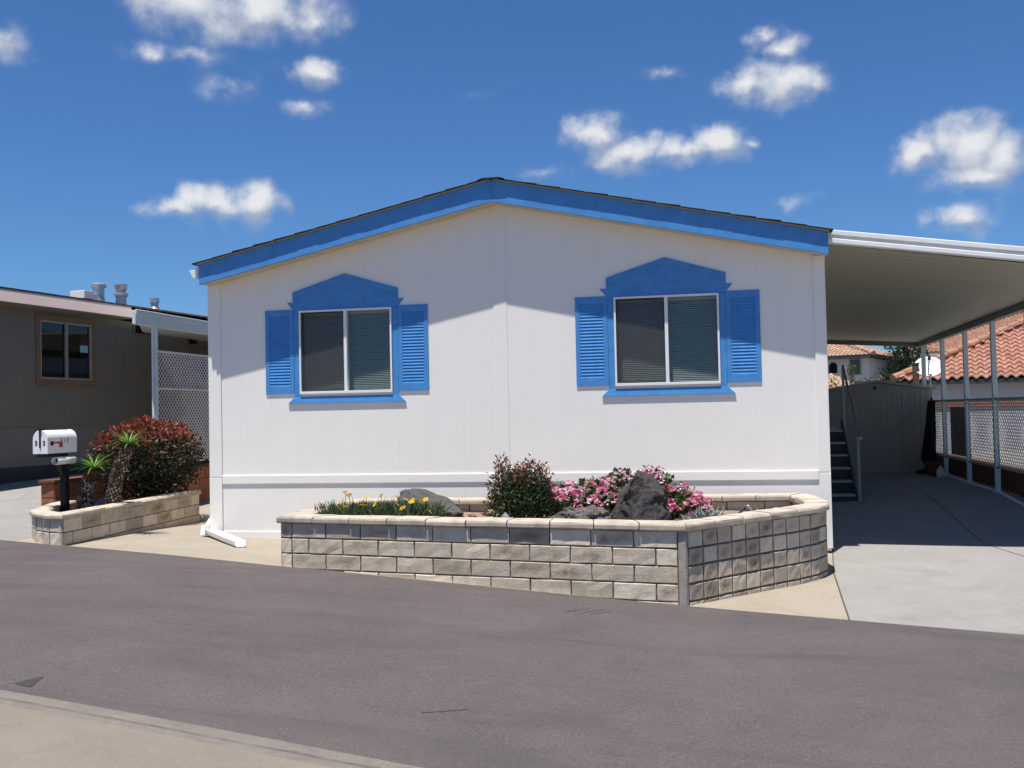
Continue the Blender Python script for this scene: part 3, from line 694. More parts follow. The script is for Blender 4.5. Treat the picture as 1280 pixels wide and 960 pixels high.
# furled dark patio umbrella leaning in the corner
m=MB(); um=thing('furled_umbrella','dark furled cloth bundle leaning upright between shed and lattice','umbrella',(9.99,8.5,bz))
prof=[]
for k in range(13):
    t=k/12; prof.append(((.125-.07*t) if k else .06,bz+.18+1.18*t))
cen=[(10.02+.10*t,8.5,0) for t in np.linspace(0,1,13)]
rings=[]
for k,(r,z) in enumerate(prof):
    ring=[]
    for j in range(20):
        a=2*math.pi*j/20; rr=r*(1+.22*math.cos(5*a+k*.25)); ring.append(m.vert((cen[k][0]+rr*math.cos(a),cen[k][1]+rr*math.sin(a),z)))
    rings.append(ring)
for k in range(12):
    for j in range(20): m.f.append([rings[k][j],rings[k][(j+1)%20],rings[k+1][(j+1)%20],rings[k+1][j]])
m.build('furled_cloth','charcoal',um,smooth=True)
m=MB(); m.tube([(10.01,8.5,bz),(10.125,8.5,bz+1.42)],.018,8); m.build('pole','black',um)
revolve('base',[(.2,bz),(.2,bz+.05),(.06,bz+.09),(.03,bz+.2)],10.01,8.5,'black',um)
jg=thing('plastic_jug','small white plastic jug with a handle beside the flower pot','jug',(10.02,7.42,gz(10.02,7.42)))
z=gz(10.02,7.42); revolve('jug_body',[(.07,z),(.075,z+.02),(.075,z+.13),(.03,z+.17),(.022,z+.19),(.022,z+.21)],10.02,7.42,'lattice_white',jg)
m=MB(); m.tube([(10.02,7.36,z+.16),(10.02,7.27,z+.17),(10.02,7.25,z+.10),(10.02,7.345,z+.05)],.012,6); m.build('handle','metal_white',jg)
m=MB(); m.hexa([(10.26,6.62,.80),(10.275,6.62,.80),(10.275,7.66,.80),(10.26,7.66,.80),(10.26,6.62,1.64),(10.275,6.62,1.64),(10.275,7.66,1.64),(10.26,7.66,1.64)])
bo=m.build('backing_board','board',scr)

# wall beyond the carport and a sunlit block
def block_face(m, P, u0,u1,z0,z1, col, stain, rough=.0022, ch=.0055, dep=.05):
    """P(u,d,z): d outward. pillowed block front"""
    us=[u0,u0+ch,u0+(u1-u0)*.36,u0+(u1-u0)*.64,u1-ch,u1]; zs=[z0,z0+ch,z0+(z1-z0)*.5,z1-ch*.8,z1]
    g=[]
    for j,z in enumerate(zs):
        row=[]
        for i,u in enumerate(us):
            e=(i in (0,5)) or (j in (0,4)); d=-ch*.8 if e else rnd.uniform(-rough,rough)
            if not e and rnd.random()<.1: d-=rough*1.5
            cc=(col, stain if (i in(2,3) and j==2) else (stain*.35 if not e else 0), 0)
            row.append(m.vert(P(u+rnd.uniform(-.003,.003),d,z+rnd.uniform(-.002,.002)),cc))
        g.append(row)
    for j in range(4):
        for i in range(5): m.f.append([g[j][i],g[j][i+1],g[j+1][i+1],g[j+1][i]])
    # returns to the mortar plane
    B=[[m.vert(P(u,-dep,z),(col,0,0)) for u in (u0,u1)] for z in (z0,z1)]
    m.f.append([g[0][5],g[0][0],B[0][0],B[0][1]]); m.f.append([g[4][0],g[4][5],B[1][1],B[1][0]])
    m.f.append([g[0][0],g[4][0],B[1][0],B[0][0]]); m.f.append([g[4][5],g[0][5],B[0][1],B[1][1]])
class Path:
    def __init__(s, pts):
        s.p=[Vector((a[0],a[1])) for a in pts]; s.L=[0]
        for a,b in zip(s.p,s.p[1:]): s.L.append(s.L[-1]+(b-a).length)
        s.len=s.L[-1]
    def at(s, t):
        j=0
        while j<len(s.p)-2 and s.L[j+1]<t: j+=1
        a,b=s.p[j],s.p[j+1]; d=(b-a).normalized(); return a+d*(t-s.L[j]), Vector((d.y,-d.x))
    def P(s):
        def f(u,d,z):
            p,n=s.at(u); 
            # smooth normal
            _,n2=s.at(min(u+.06,s.len)); _,n1=s.at(max(u-.06,0)); n=(n1+n2).normalized()
            return (p.x+n.x*d,p.y+n.y*d,z)
        return f
def wall_run(m, mo, path, ztop, ch, lens, ncourse, joint=.012, gnd=True, stainp=.25, shift=None, mcol=None):
    """blocks into m, mortar backing into mo; outside is to the right of travel (d.y,-d.x)"""
    P=path.P(); n=max(2,int(path.len/.12))
    for a in range(n):
        u0=path.len*a/n; u1=path.len*(a+1)/n
        mo.face([P(u0,-.013,ztop-ncourse*ch),P(u1,-.013,ztop-ncourse*ch),P(u1,-.013,ztop),P(u0,-.013,ztop)])
    for c in range(ncourse):
        z1=ztop-c*ch-joint*.35; z0=ztop-(c+1)*ch+joint*.65
        ls=lens(c); u=0
        for l in ls:
            u1=min(u+l,path.len)
            if u1-u>.05:
                p,_=path.at((u+u1)/2)
                if not gnd or z1>gz(p.x,p.y)-.01:
                    st=0
                    if rnd.random()<stainp: st=rnd.uniform(.4,1.0)
                    block_face(m,P,u+joint/2,u1-joint/2,z0,z1,min(max(rnd.gauss(.5,.24),0),1),st)
            u=u1
            if u>=path.len-1e-6: break
def offset_loop(pts, d):   # inward offset (loop is counter-clockwise seen from above)
    n=len(pts); out=[]
    for i in range(n):
        a=Vector(pts[i-1]); b=Vector(pts[i]); c=Vector(pts[(i+1)%n])
        d1=(b-a).normalized(); d2=(c-b).normalized(); n1=Vector((-d1.y,d1.x)); n2=Vector((-d2.y,d2.x))
        k=(n1+n2); k=k/max(k.length_squared/2,.35); out.append((b.x+k.x*d,b.y+k.y*d))
    return out
def cap_run(m, O, I, ztop, th, blen, gap=.012):
    """bullnose coping stones between outer polyline O and inner polyline I"""
    po=Path(O); n=max(1,round(po.len/blen))
    # parametrise both by vertex fraction
    fo=[l/po.len for l in po.L]
    def inner(t):
        j=0
        while j<len(fo)-2 and fo[j+1]<t: j+=1
        k=(t-fo[j])/max(fo[j+1]-fo[j],1e-9); return Vector(I[j])*(1-k)+Vector(I[j+1])*k
    for b in range(n):
        t0=b/n+gap/2/po.len; t1=(b+1)/n-gap/2/po.len; j=rnd.uniform(-.0035,.0035); je=rnd.uniform(-.004,.004)
        ts=[t0]+[f for f in fo if t0+.01<f<t1-.01]+[t1]; ts=sorted(ts+[ (t0+t1)/2 ] if len(ts)==2 else ts)
        rows=[]
        for t in ts:
            o,_=po.at(t*po.len); i=inner(t); d=(i-o); w=d.length; d=d.normalized()
            prof=[(.0+je,.012),(.0+je,th*.62),(.008,th*.86),(.024,th),(w-.024,th),(w-.008,th*.86),(w,th*.62),(w,.012),(w-.006,0),(.006+je,0)]
            rows.append([m.vert((o.x+d.x*(a+rnd.uniform(-.002,.003)),o.y+d.y*a,ztop-th+h+j+rnd.uniform(-.0025,.0025))) for a,h in prof])
        k=len(rows[0])
        for a in range(len(rows)-1):
            for q in range(k): m.f.append([rows[a][q],rows[a][(q+1)%k],rows[a+1][(q+1)%k],rows[a+1][q]][::-1])
        m.f.append(rows[0]); m.f.append(rows[-1][::-1])
def cap_mortar(m, O, I, ztop, th):
    po=Path(O); n=max(2,int(po.len/.15)); fo=[l/po.len for l in po.L]; rows=[]
    def inner(t):
        j=0
        while j<len(fo)-2 and fo[j+1]<t: j+=1
        k=(t-fo[j])/max(fo[j+1]-fo[j],1e-9); return Vector(I[j])*(1-k)+Vector(I[j+1])*k
    for t in sorted(set([i/n for i in range(n+1)]+fo)):
        o,_=po.at(t*po.len); i=inner(t); d=(i-o); w=d.length; d=d.normalized()
        rows.append([m.vert((o.x+d.x*a,o.y+d.y*a,ztop-th+h)) for a,h in ((.020,.003),(.020,th-.014),(w-.02,th-.014),(w-.02,.003))])
    for a in range(len(rows)-1):
        for q in range(4): m.f.append([rows[a][q],rows[a][(q+1)%4],rows[a+1][(q+1)%4],rows[a+1][q]][::-1])
def soil_disc(name, ring, z, mat, parent, amp=.03, n=9):
    m=MB(); cx=sum(p[0] for p in ring)/len(ring); cy=sum(p[1] for p in ring)/len(ring)
    R=resample(ring+[ring[0]],80)[:-1]; rows=[]
    for k in range(n+1):
        t=k/n; rows.append([m.vert((cx+(p[0]-cx)*t,cy+(p[1]-cy)*t,z+amp*noise.noise(Vector((cx+(p[0]-cx)*t,cy+(p[1]-cy)*t,3))*2.2)+amp*.5*noise.noise(Vector((p[0]*t,p[1]*t,9))*9))) for p in R])
    for k in range(n):
        for j in range(80): m.f.append([rows[k][j],rows[k][(j+1)%80],rows[k+1][(j+1)%80],rows[k+1][j]])
    return m.build(name,mat,parent,smooth=True)

# ------------------------------------------------------------------ right planter
ZC=.765; TH=.066; CHT=.1455
pl=thing('block_planter','long raised planter of weathered grey slump block with a rounded right end','planter',(4.6,-1.6,.15))
FLp,FCp,RRp,RLp=(2.002,-2.508),(5.885,-3.146),(7.085,-.125),(2.054,-.60)
curve=[FCp,(6.25,-2.68),(6.60,-2.245),(6.88,-1.92),(7.075,-1.645),(7.20,-1.35),(7.225,-1.05),(7.17,-.55),RRp]
loop=[FLp]+curve+[RLp]
IN3=offset_loop(loop,.03); IN24=offset_loop(loop,.235); IN21=offset_loop(loop,.205)
nC=len(curve)
m=MB(); mo=MB()
def front_l(c):
    L=Path([IN3[0],IN3[1]]).len; s=.125; e=.066; b=(L-s-e)/10
    return [s]+([b]*10 if c%2==0 else [b/2]+[b]*9+[b/2])
wall_run(m,mo,Path([IN3[0],IN3[1]]),ZC-TH,CHT,lambda c:front_l(c),6,stainp=.45)
wall_run(m,mo,Path(IN3[1:1+nC]),ZC-TH,CHT,lambda c:[.032]+[.195]*30,6,joint=.019,stainp=.7)
wall_run(m,mo,Path([IN3[-1],IN3[0]]),ZC-TH,CHT,lambda c:[.38]*8 if c%2 else [.19]+[.38]*8,6)
wall_run(m,mo,Path([IN3[nC],IN3[-1]]),ZC-TH,CHT,lambda c:[.39]*20,6)
wall_run(m,mo,Path([IN21[-1],IN21[nC]]),ZC-TH,CHT,lambda c:[.40]*20,2,gnd=False)
wall_run(m,mo,Path([IN21[0],IN21[-1]]),ZC-TH,CHT,lambda c:[.40]*20,2,gnd=False)
wall_run(m,mo,Path(IN21[1:1+nC][::-1]),ZC-TH,CHT,lambda c:[.2]*20,2,gnd=False)
wall_run(m,mo,Path([IN21[1],IN21[0]]),ZC-TH,CHT,lambda c:[.4]*20,2,gnd=False)
m.build('block_wall','block',pl,smooth=False); mo.build('mortar','mortar',pl)
m=MB(); fcx,fcy=IN3[1]; a1=Vector(IN3[0])-Vector(IN3[1]); a1.normalize(); a2=(Vector(IN3[2])-Vector(IN3[1])).normalized()
m.prism([(fcx+a1.x*.060,fcy+a1.y*.060-.003),(fcx,fcy-.006),(fcx+a2.x*.022+.003,fcy+a2.y*.022-.003),(fcx+.0,fcy+.16),(fcx+a1.x*.060,fcy+.06)],gz(fcx,fcy)-.05,ZC-TH,'z')
m.build('corner_pillar','pillar',pl)
m=MB()
for O,I,bl in (([loop[0],loop[1]],[IN24[0],IN24[1]],.395),(loop[1:1+nC],IN24[1:1+nC],.40),([loop[nC],loop[-1]],[IN24[nC],IN24[-1]],.395),([loop[-1],loop[0]],[IN24[-1],IN24[0]],.40)):
    cap_run(m,O,I,ZC,TH,bl)
m.build('coping','cap',pl)
m=MB()
for O,I in (([loop[0],loop[1]],[IN24[0],IN24[1]]),(loop[1:1+nC],IN24[1:1+nC]),([loop[nC],loop[-1]],[IN24[nC],IN24[-1]]),([loop[-1],loop[0]],[IN24[-1],IN24[0]])): cap_mortar(m,O,I,ZC,TH)
m.build('coping_mortar','mortar',pl)
soil_disc('soil',IN24,.615,'soil',pl)

# ------------------------------------------------------------------ left planter
ZL=.68; THL=.060
p2=thing('block_planter','low raised planter of tan grey block holding small palms and the mailbox','planter',(-1.6,.4,.3))
c2=[(-2.27,.25),(-2.20,-.05),(-2.07,-.38),(-1.83,-.96),(-1.52,-1.30),(-1.22,-1.49),(-.965,-1.545)]
loop2=c2+[(-1.21,1.98),(-2.27,2.02)]
J3=offset_loop(loop2,.025); J22=offset_loop(loop2,.22); J19=offset_loop(loop2,.19); n2c=len(c2)
m=MB(); mo=MB()
wall_run(m,mo,Path(J3[:n2c]),ZL-THL,.148,lambda c:[.175]*30,5,joint=.012,stainp=.1)
wall_run(m,mo,Path([J3[n2c-1],J3[n2c]]),ZL-THL,.148,lambda c:([.40]*12 if c%2==0 else [.2]+[.40]*12),5,joint=.010,stainp=.15)
wall_run(m,mo,Path([J3[n2c],J3[n2c+1]]),ZL-THL,.148,lambda c:[.4]*5,5)
wall_run(m,mo,Path([J19[n2c],J19[n2c-1]]),ZL-THL,.148,lambda c:[.4]*12,1,gnd=False)
wall_run(m,mo,Path(J19[:n2c][::-1]),ZL-THL,.148,lambda c:[.2]*12,1,gnd=False)
m.build('block_wall','block',p2); mo.build('mortar','mortar',p2)
m=MB()
for O,I,bl in ((loop2[:n2c],J22[:n2c],.42),([loop2[n2c-1],loop2[n2c]],[J22[n2c-1],J22[n2c]],.42),([loop2[n2c],loop2[n2c+1]],[J22[n2c],J22[n2c+1]],.42)): cap_run(m,O,I,ZL,THL,bl)
m.build('coping','cap',p2)
soil_disc('soil',J22,.56,'soil_dark',p2)

# ------------------------------------------------------------------ red block wall with lattice and neighbour's awning
rw=thing('red_block_wall','low red slump block wall beside the left planter, lattice standing on it','wall',(-2.5,6,.3))
m=MB(); mo=MB(); RT=.90
wall_run(m,mo,Path([(-2.62,.32),(-2.40,.30)]),RT,.198,lambda c:[.22],4,joint=.012,stainp=.1)
wall_run(m,mo,Path([(-2.40,.30),(-2.40,13)]),RT,.198,lambda c:([.40]*40 if c%2==0 else [.2]+[.40]*40),4,joint=.012,stainp=.15)
wall_run(m,mo,Path([(-2.62,13),(-2.62,.32)]),RT,.198,lambda c:([.40]*40),4,joint=.012,stainp=.15)
m.build('block_wall','block_red',rw); mo.build('mortar','mortar',rw)
m=MB(); m.box(-2.63,-2.39,.28,13,RT+.001,RT+.045); m.build('coping','brown_wall',rw,bevel=.006)
aw=thing('patio_awning','white metal patio awning of the beige house beside its lattice','awning',(-3.8,7,.6))
m=MB(); m.hexa([(-2.44,2.26,3.31),(-2.44,13,3.31),(-5.2,13,3.47),(-5.05,6.75,3.47),(-2.44,2.26,3.36),(-2.44,13,3.36),(-5.2,13,3.52),(-5.05,6.75,3.52)]); m.build('roof_panel','metal_white',aw)
m=MB(); m.box(-2.44,-2.38,2.2,13,3.155,3.37); m.box(-2.381,-2.355,2.19,13,3.30,3.385); m.build('gutter_fascia','metal_pale',aw,bevel=.01)  # white fascia in a greyer metal, shade on its face put into the colour
for y in (2.82,6.2,9.6,12.8):
    m=MB(); zb=RT+.045 if y>.3 else .6
    m.box(-2.47,-2.429,y-.045,y+.0,zb,3.2); m.box(-2.431,-2.39,y-.03,y+.015,zb,3.2); m.build('post','metal_pale',aw,bevel=.004)
ls=thing('lattice_screen','white lattice screen standing on the red block wall under the awning','lattice screen',(-2.4,5,.95))
for ya,yb in ((2.86,6.15),(6.25,9.55),(9.65,12.7)):
    m=MB(); lattice(m,lambda u,d,z,ya=ya:(-2.42+d,ya+u,z),yb-ya,1.03,2.77); m.build('lattice_panel','lattice_white',ls)
    for q in (1.0,2.185,2.77):
        m=MB(); m.box(-2.44,-2.40,ya,yb,q,q+.03); m.build('rail','lattice_white',ls)

# ------------------------------------------------------------------ neighbour's house
A5=rad(5.9); NV=(math.cos(A5),-math.sin(A5)); SV=(math.sin(A5),math.cos(A5)); P0=(-5.751,4.43)
def NL(s,t,z): return (P0[0]+s*SV[0]+t*NV[0],P0[1]+s*SV[1]+t*NV[1],z)
nh=thing('mobile_home','beige neighbouring mobile home in shade with a brown shingle roof','house',(-8,6,.7))
S0,S1=-2.2,11
m=MB(NL)
W=(.10,1.44,2.49,3.555)
for s0,s1,z0,z1 in ((S0,W[0],1.62,3.72),(W[1],S1,1.62,3.72),(W[0],W[1],1.62,W[2]),(W[0],W[1],W[3],3.72)): m.face([(s0,0,z0),(s1,0,z0),(s1,0,z1),(s0,0,z1)])
m.face([(S0,0,.3),(S0,-7,.3),(S0,-7,3.7),(S0,-3.3,4.5),(S0,0,3.95)]); m.face([(S1,0,.3),(S1,-7,.3),(S1,-7,3.7),(S1,-3.3,4.5),(S1,0,3.95)]); m.face([(S0,-7,.3),(S1,-7,.3),(S1,-7,3.7),(S0,-7,3.7)])
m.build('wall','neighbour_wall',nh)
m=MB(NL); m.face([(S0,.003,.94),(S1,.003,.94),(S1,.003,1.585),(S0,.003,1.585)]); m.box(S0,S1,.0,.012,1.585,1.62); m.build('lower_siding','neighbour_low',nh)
m=MB(NL); m.box(S0,S1,-.03,-.01,.3,.94); m.build('skirting','dark_trim',nh)  # skirt coloured near-black, painting in the shade along the wall base
m=MB(NL)
for a,b,c,d in ((0,1.535,3.555,3.655),(0,1.535,2.378,2.49),(0,.10,2.49,3.555),(1.44,1.535,2.49,3.555)): m.box(a,b,.0005,.03,c,d)
wt=m.build('window_trim','tan_trim',nh)
m=MB(NL)
for a,b,c,d in ((.10,1.44,3.525,3.555),(.10,1.44,2.49,2.525),(.10,.135,2.525,3.525),(1.405,1.44,2.525,3.525),(.765,.80,2.525,3.525)): m.box(a,b,-.05,.018,c,d)
wi=m.build('window','galv_frame',nh)
for a,b,d in ((.135,.765,-.03),(.80,1.405,-.02)):
    m=MB(NL); m.face([(a,d,2.525),(b,d,2.525),(b,d,3.525),(a,d,3.525)]); m.build('pane','glass_dark',wi)
m=MB(NL); m.box(.05,1.49,-.5,-.3,2.3,3.6); m.build('dark_room','dark',wi)
m=MB(NL); m.box(2.66,3.4,.001,.02,3.46,3.70); vt=m.build('vent_window','tan_trim',nh)
m=MB(NL); m.box(2.72,3.02,.021,.026,3.50,3.665); m.box(3.08,3.34,.021,.026,3.50,3.665); m.build('pane','dark',vt)
m=MB(NL); m.hexa([(S0-.2,.41,3.745),(2.18,.41,3.745),(2.18,.37,3.745),(S0-.2,.37,3.745),(S0-.2,.345,3.965),(2.18,.345,3.965),(2.18,.31,3.965),(S0-.2,.31,3.965)]); m.build('fascia','pink_fascia',nh,bevel=.004)
m=MB(NL); m.box(S0-.2,2.18,.0,.37,3.722,3.74); m.box(2.18,S1,.0,.37,3.80,3.82); m.build('soffit','neighbour_wall',nh)
m=MB(NL)
for r in range(12):   # shingle courses up the slope
    t0=.352-r*.31; t1=.352-(r+1)*.31; zz=lambda t:3.985+.165*(.352-t)
    m.hexa([(S0-.25,t0,zz(t0)-.02),(S1+.3,t0,zz(t0)-.02),(S1+.3,t1,zz(t1)-.02),(S0-.25,t1,zz(t1)-.02),(S0-.25,t0,zz(t0)+.012),(S1+.3,t0,zz(t0)+.012),(S1+.3,t1,zz(t1)),(S0-.25,t1,zz(t1))])
m.face([(S0-.25,-3.36,4.598),(S1+.3,-3.36,4.598),(S1+.3,-7.4,3.95),(S0-.25,-7.4,3.95)])
m.build('roof','shingle_brown',nh)
def rvent(s,t,prof):
    z=3.99+.165*(.43-t); x,y,_=NL(s,t,0); m=MB(); m.lathe([(r,z+h) for r,h in prof],x,y,18); m.build('roof_vent','galv',nh,smooth=False)
rvent(2.75,-.9,[(.13,-.05),(.13,.0),(.115,.09),(.115,.26),(.155,.28),(.16,.34),(.13,.36),(.02,.365)])
rvent(3.45,-.9,[(.11,-.05),(.11,.16),(.15,.17),(.15,.23),(.10,.245),(.09,.28),(.12,.31),(.135,.40),(.135,.42),(.03,.425)])
rvent(4.45,-.8,[(.15,-.08),(.08,.05),(.08,.12),(.10,.13),(.10,.24),(.02,.25)])
m=MB(NL); m.box(2.15,2.42,-1.1,-.75,4.2,4.36); m.box(2.43,2.6,-1.05,-.8,4.2,4.33); m.build('roof_vent_box','metal_white',nh,bevel=.006)
m=MB(NL); m.box(4.85,5.7,.001,.04,.95,3.30); m.build('door','neighbour_low',nh); m=MB(NL); m.box(4.95,5.6,.041,.046,2.6,3.15); m.build('door_pane','dark',nh)
m=MB(NL); m.box(4.52,4.74,.001,.12,3.48,3.70); m.box(4.57,4.69,.02,.14,3.38,3.46); m.build('porch_light','black',nh)

# ------------------------------------------------------------------ mailbox
mbx=thing('mailbox','white mailbox numbered 313 with red flag on a black post','mailbox',(-1.80,-.38,.56))
PX,PYm=-1.80,-.38
m=MB(); m.box(PX-.005,PX+.072,PYm-.04,PYm+.04,.50,1.20); m.box(PX-.05,PX+.05,PYm-.42,PYm+.05,1.285,1.325); m.hexa([(PX+.015,PYm-.06,1.06),(PX+.055,PYm-.06,1.06),(PX+.055,PYm-.04,1.08),(PX+.015,PYm-.04,1.08),(PX+.015,PYm-.20,1.286),(PX+.055,PYm-.20,1.286),(PX+.055,PYm-.04,1.286),(PX+.015,PYm-.04,1.286)])
m.box(PX-.05,PX+.05,PYm-.05,PYm+.05,1.2,1.285)
m.build('post','black',mbx,bevel=.005)
yF,yB=PYm-.40,PYm+.14; hw=.098; zb=1.328; zs=1.50
arch=[(PX-hw,zb),(PX+hw,zb)]+[(PX+hw*math.cos(a),zs+hw*1.12*math.sin(a)) for a in [math.pi*k/16 for k in range(17)]]
m=MB(); m.prism(arch,yF,yB); bx_=m.build('box','metal_white',mbx,bevel=.004)
m=MB(); ar2=[(PX+(x-PX)*1.03,zb+(z-zb)*1.02-.002) for x,z in arch]; m.prism(ar2,yF-.012,yF-.001); m.build('box_door','metal_white',bx_,bevel=.004)
m=MB(); m.prism(ar2,yB+.001,yB+.014); m.build('box_back','metal_white',bx_,bevel=.004)
m=MB(); m.box(PX-.009,PX+.009,yF-.022,yF-.012,1.40,1.625); m.box(PX-.02,PX+.02,yF-.03,yF+.03,1.612,1.632); m.build('latch','black',bx_)
def digit(m, ch, P, s):  # seven-bar digits, bold
    seg={'3':'abcdg','1':'bc'}[ch]; w=.55*s; t=.16*s
    R={'a':(0,w,s-t,s),'b':(w-t,w,s/2,s),'c':(w-t,w,0,s/2),'d':(0,w,0,t),'g':(.1*s,w,s/2-t/2,s/2+t/2)}
    if ch=='1': R['b']=(w/2-t/2,w/2+t/2,s/2,s); R['c']=(w/2-t/2,w/2+t/2,0,s/2)
    for k in seg:
        a,b,c,d=R[k]; m.hexa([P(a,0,c),P(b,0,c),P(b,.002,c),P(a,.002,c),P(a,0,d),P(b,0,d),P(b,.002,d),P(a,.002,d)])
for k,ch in enumerate('313'):
    m=MB(); digit(m,ch,lambda u,d,z,k=k:(PX-.072+k*.054+u,yF-.0245+.0+d if k==1 else yF-.015+d,1.43+z),.055); m.build('number_digit','charcoal',bx_)
for k,ch in enumerate('313'):
    m=MB(); digit(m,ch,lambda u,d,z,k=k:(PX+hw+.001+d*.9,yF+.23+k*.062+u,1.455+z),.048); m.build('number_digit','charcoal',bx_)
m=MB(); m.box(PX+hw+.002,PX+hw+.014,yF+.045,yF+.085,1.425,1.475); m.build('flag_pivot','charcoal',bx_)
m=MB(); m.box(PX+hw+.006,PX+hw+.012,yF+.086,yF+.26,1.447,1.466); m.box(PX+hw+.006,PX+hw+.012,yF+.205,yF+.262,1.40,1.446); m.build('flag','red',bx_)
m=MB(); m.tube([(PX+.085,PYm-.26,1.235),(PX+.085,PYm+.10,1.235)],.045,18,cap=False); tb=m.build('newspaper_tube','paper',mbx,smooth=True); q=tb.modifiers.new('Solidify','SOLIDIFY'); q.thickness=.003
m=MB(); m.tube([(PX+.085,PYm-.12,1.235),(PX+.085,PYm-.118,1.235)],.0435,18); m.build('tube_end','black',tb)

# ------------------------------------------------------------------ plants
def leaf(m, p, d, n, L, Wd, c, bend=.15):
    """rhombic leaf, folded along its midrib"""
    d=d.normalized(); s=d.cross(n)
    if s.length<1e-3: s=d.orthogonal()
    s.normalize(); n=s.cross(d)
    a=p; b=p+d*L*.45+s*Wd*.5+n*bend*L*.3; t=p+d*L-n*bend*L*.4; e=p+d*L*.45-s*Wd*.5+n*bend*L*.3; k=p+d*L*.45
    i=[m.vert(q,c) for q in (a,b,t,e,k)]
    m.f.append([i[0],i[1],i[4]]); m.f.append([i[1],i[2],i[4]]); m.f.append([i[2],i[3],i[4]]); m.f.append([i[3],i[0],i[4]])
def rv(r=rnd):
    while True:
        v=Vector((r.uniform(-1,1),r.uniform(-1,1),r.uniform(-1,1)))
        if .05<v.length<1: return v.normalized()
def crown(m, blobs, n, L, Wd, colf, inner=.55, spiky=.0, lump=.18):
    tot=sum(b[1][0]*b[1][1]*b[1][2] for b in blobs)
    for c,r in blobs:
        c=Vector(c); k=int(n*r[0]*r[1]*r[2]/tot)
        for _ in range(k):
            v=rv(); f=rnd.uniform(inner**3,1)**(1/3)
            f*=1+lump*noise.noise(Vector((v.x,v.y,v.z))*2.6+c*3)+lump*.6*noise.noise(v*6+c)
            if spiky and rnd.random()<spiky: f*=rnd.uniform(1.02,1.16)
            p=c+Vector((v.x*r[0]*f,v.y*r[1]*f,v.z*r[2]*f))
            d=(v*.7+rv()*.9+Vector((0,0,.35))).normalized(); nn=(v*.5+rv()+Vector((0,0,.6))).normalized()
            l=L*rnd.uniform(.6,1.25); leaf(m,p,d,nn,l,Wd*l/L,colf(p,v,f))
def stems(m, base, blobs, n, r0, col):
    for _ in range(n):
        c,r=rnd.choice(blobs); v=rv(); e=Vector(c)+Vector((v.x*r[0],v.y*r[1],abs(v.z)*r[2]*.7))*.8
        b=Vector(base)+Vector((rnd.uniform(-1,1),rnd.uniform(-1,1),0))*r0*3; mid=(b+e)/2+Vector((v.x,v.y,-.2))*.08
        m.tube([b,mid,e],[r0,r0*.7,r0*.3],5,c=col)
# big red-tipped bush in the left planter
bb=thing('photinia_bush','large round dark bush with red new leaves behind the small palms','bush',(-1.70,1.35,.56))
bl=[((-1.70,1.40,1.20),(.56,1.02,.52)),((-1.72,.85,1.22),(.42,.55,.42)),((-1.7,1.95,1.18),(.45,.62,.46)),((-1.66,1.35,1.45),(.42,.75,.28)),((-1.66,1.35,.88),(.48,.85,.30))]
def cb(p,v,f):
    h=(p.z-1.12)/.6+.32*noise.noise(p*4.0)+.25*(f-1)
    if h+rnd.uniform(-.25,.3)>.42 and f>.74: return jit(rnd.choice([(.30,.045,.03),(.34,.075,.035),(.20,.035,.028),(.26,.10,.035)]),.3)
    return jit(rnd.choice([(.018,.028,.010),(.028,.042,.014),(.014,.02,.010),(.035,.04,.015),(.045,.022,.014)]),.35)
m=MB(); crown(m,bl,10500,.066,.030,cb,.45,.06); m.build('foliage','foliage',bb)
m=MB(); stems(m,(-1.7,1.35,.55),bl,22,.014,(.05,.035,.025)); m.build('stem','bark',bb)
# bush in the right planter
rb=thing('photinia_bush','small dark green bush with reddish shoot tips in front of the white wall','bush',(4.22,-1.75,.6))
bl=[((4.26,-1.75,.88),(.30,.28,.27)),((4.09,-1.75,.98),(.17,.18,.20)),((4.33,-1.72,1.02),(.21,.2,.20)),((4.05,-1.72,1.17),(.085,.09,.11)),((4.36,-1.76,.8),(.22,.22,.18)),((4.08,-1.78,.78),(.2,.2,.16))]
def cr2(p,v,f):
    h=(p.z-.93)/.33+.35*noise.noise(p*7); left=(4.12-p.x)*1.4
    if (h+rnd.uniform(-.3,.3)>.46 and f>.7) or (left+rnd.uniform(-.2,.25)+.4*noise.noise(p*9)>.34 and f>.8): return jit(rnd.choice([(.24,.06,.04),(.30,.10,.06),(.16,.06,.03),(.20,.035,.035)]),.3)
    return jit(rnd.choice([(.026,.056,.014),(.040,.080,.018),(.018,.038,.012),(.06,.085,.02),(.05,.05,.018)]),.35)
m=MB(); crown(m,bl,7000,.042,.017,cr2,.3,.10,.22); m.build('foliage','foliage',rb)
m=MB(); stems(m,(4.22,-1.75,.6),bl,26,.007,(.06,.04,.03))
m.build('stem','bark',rb)
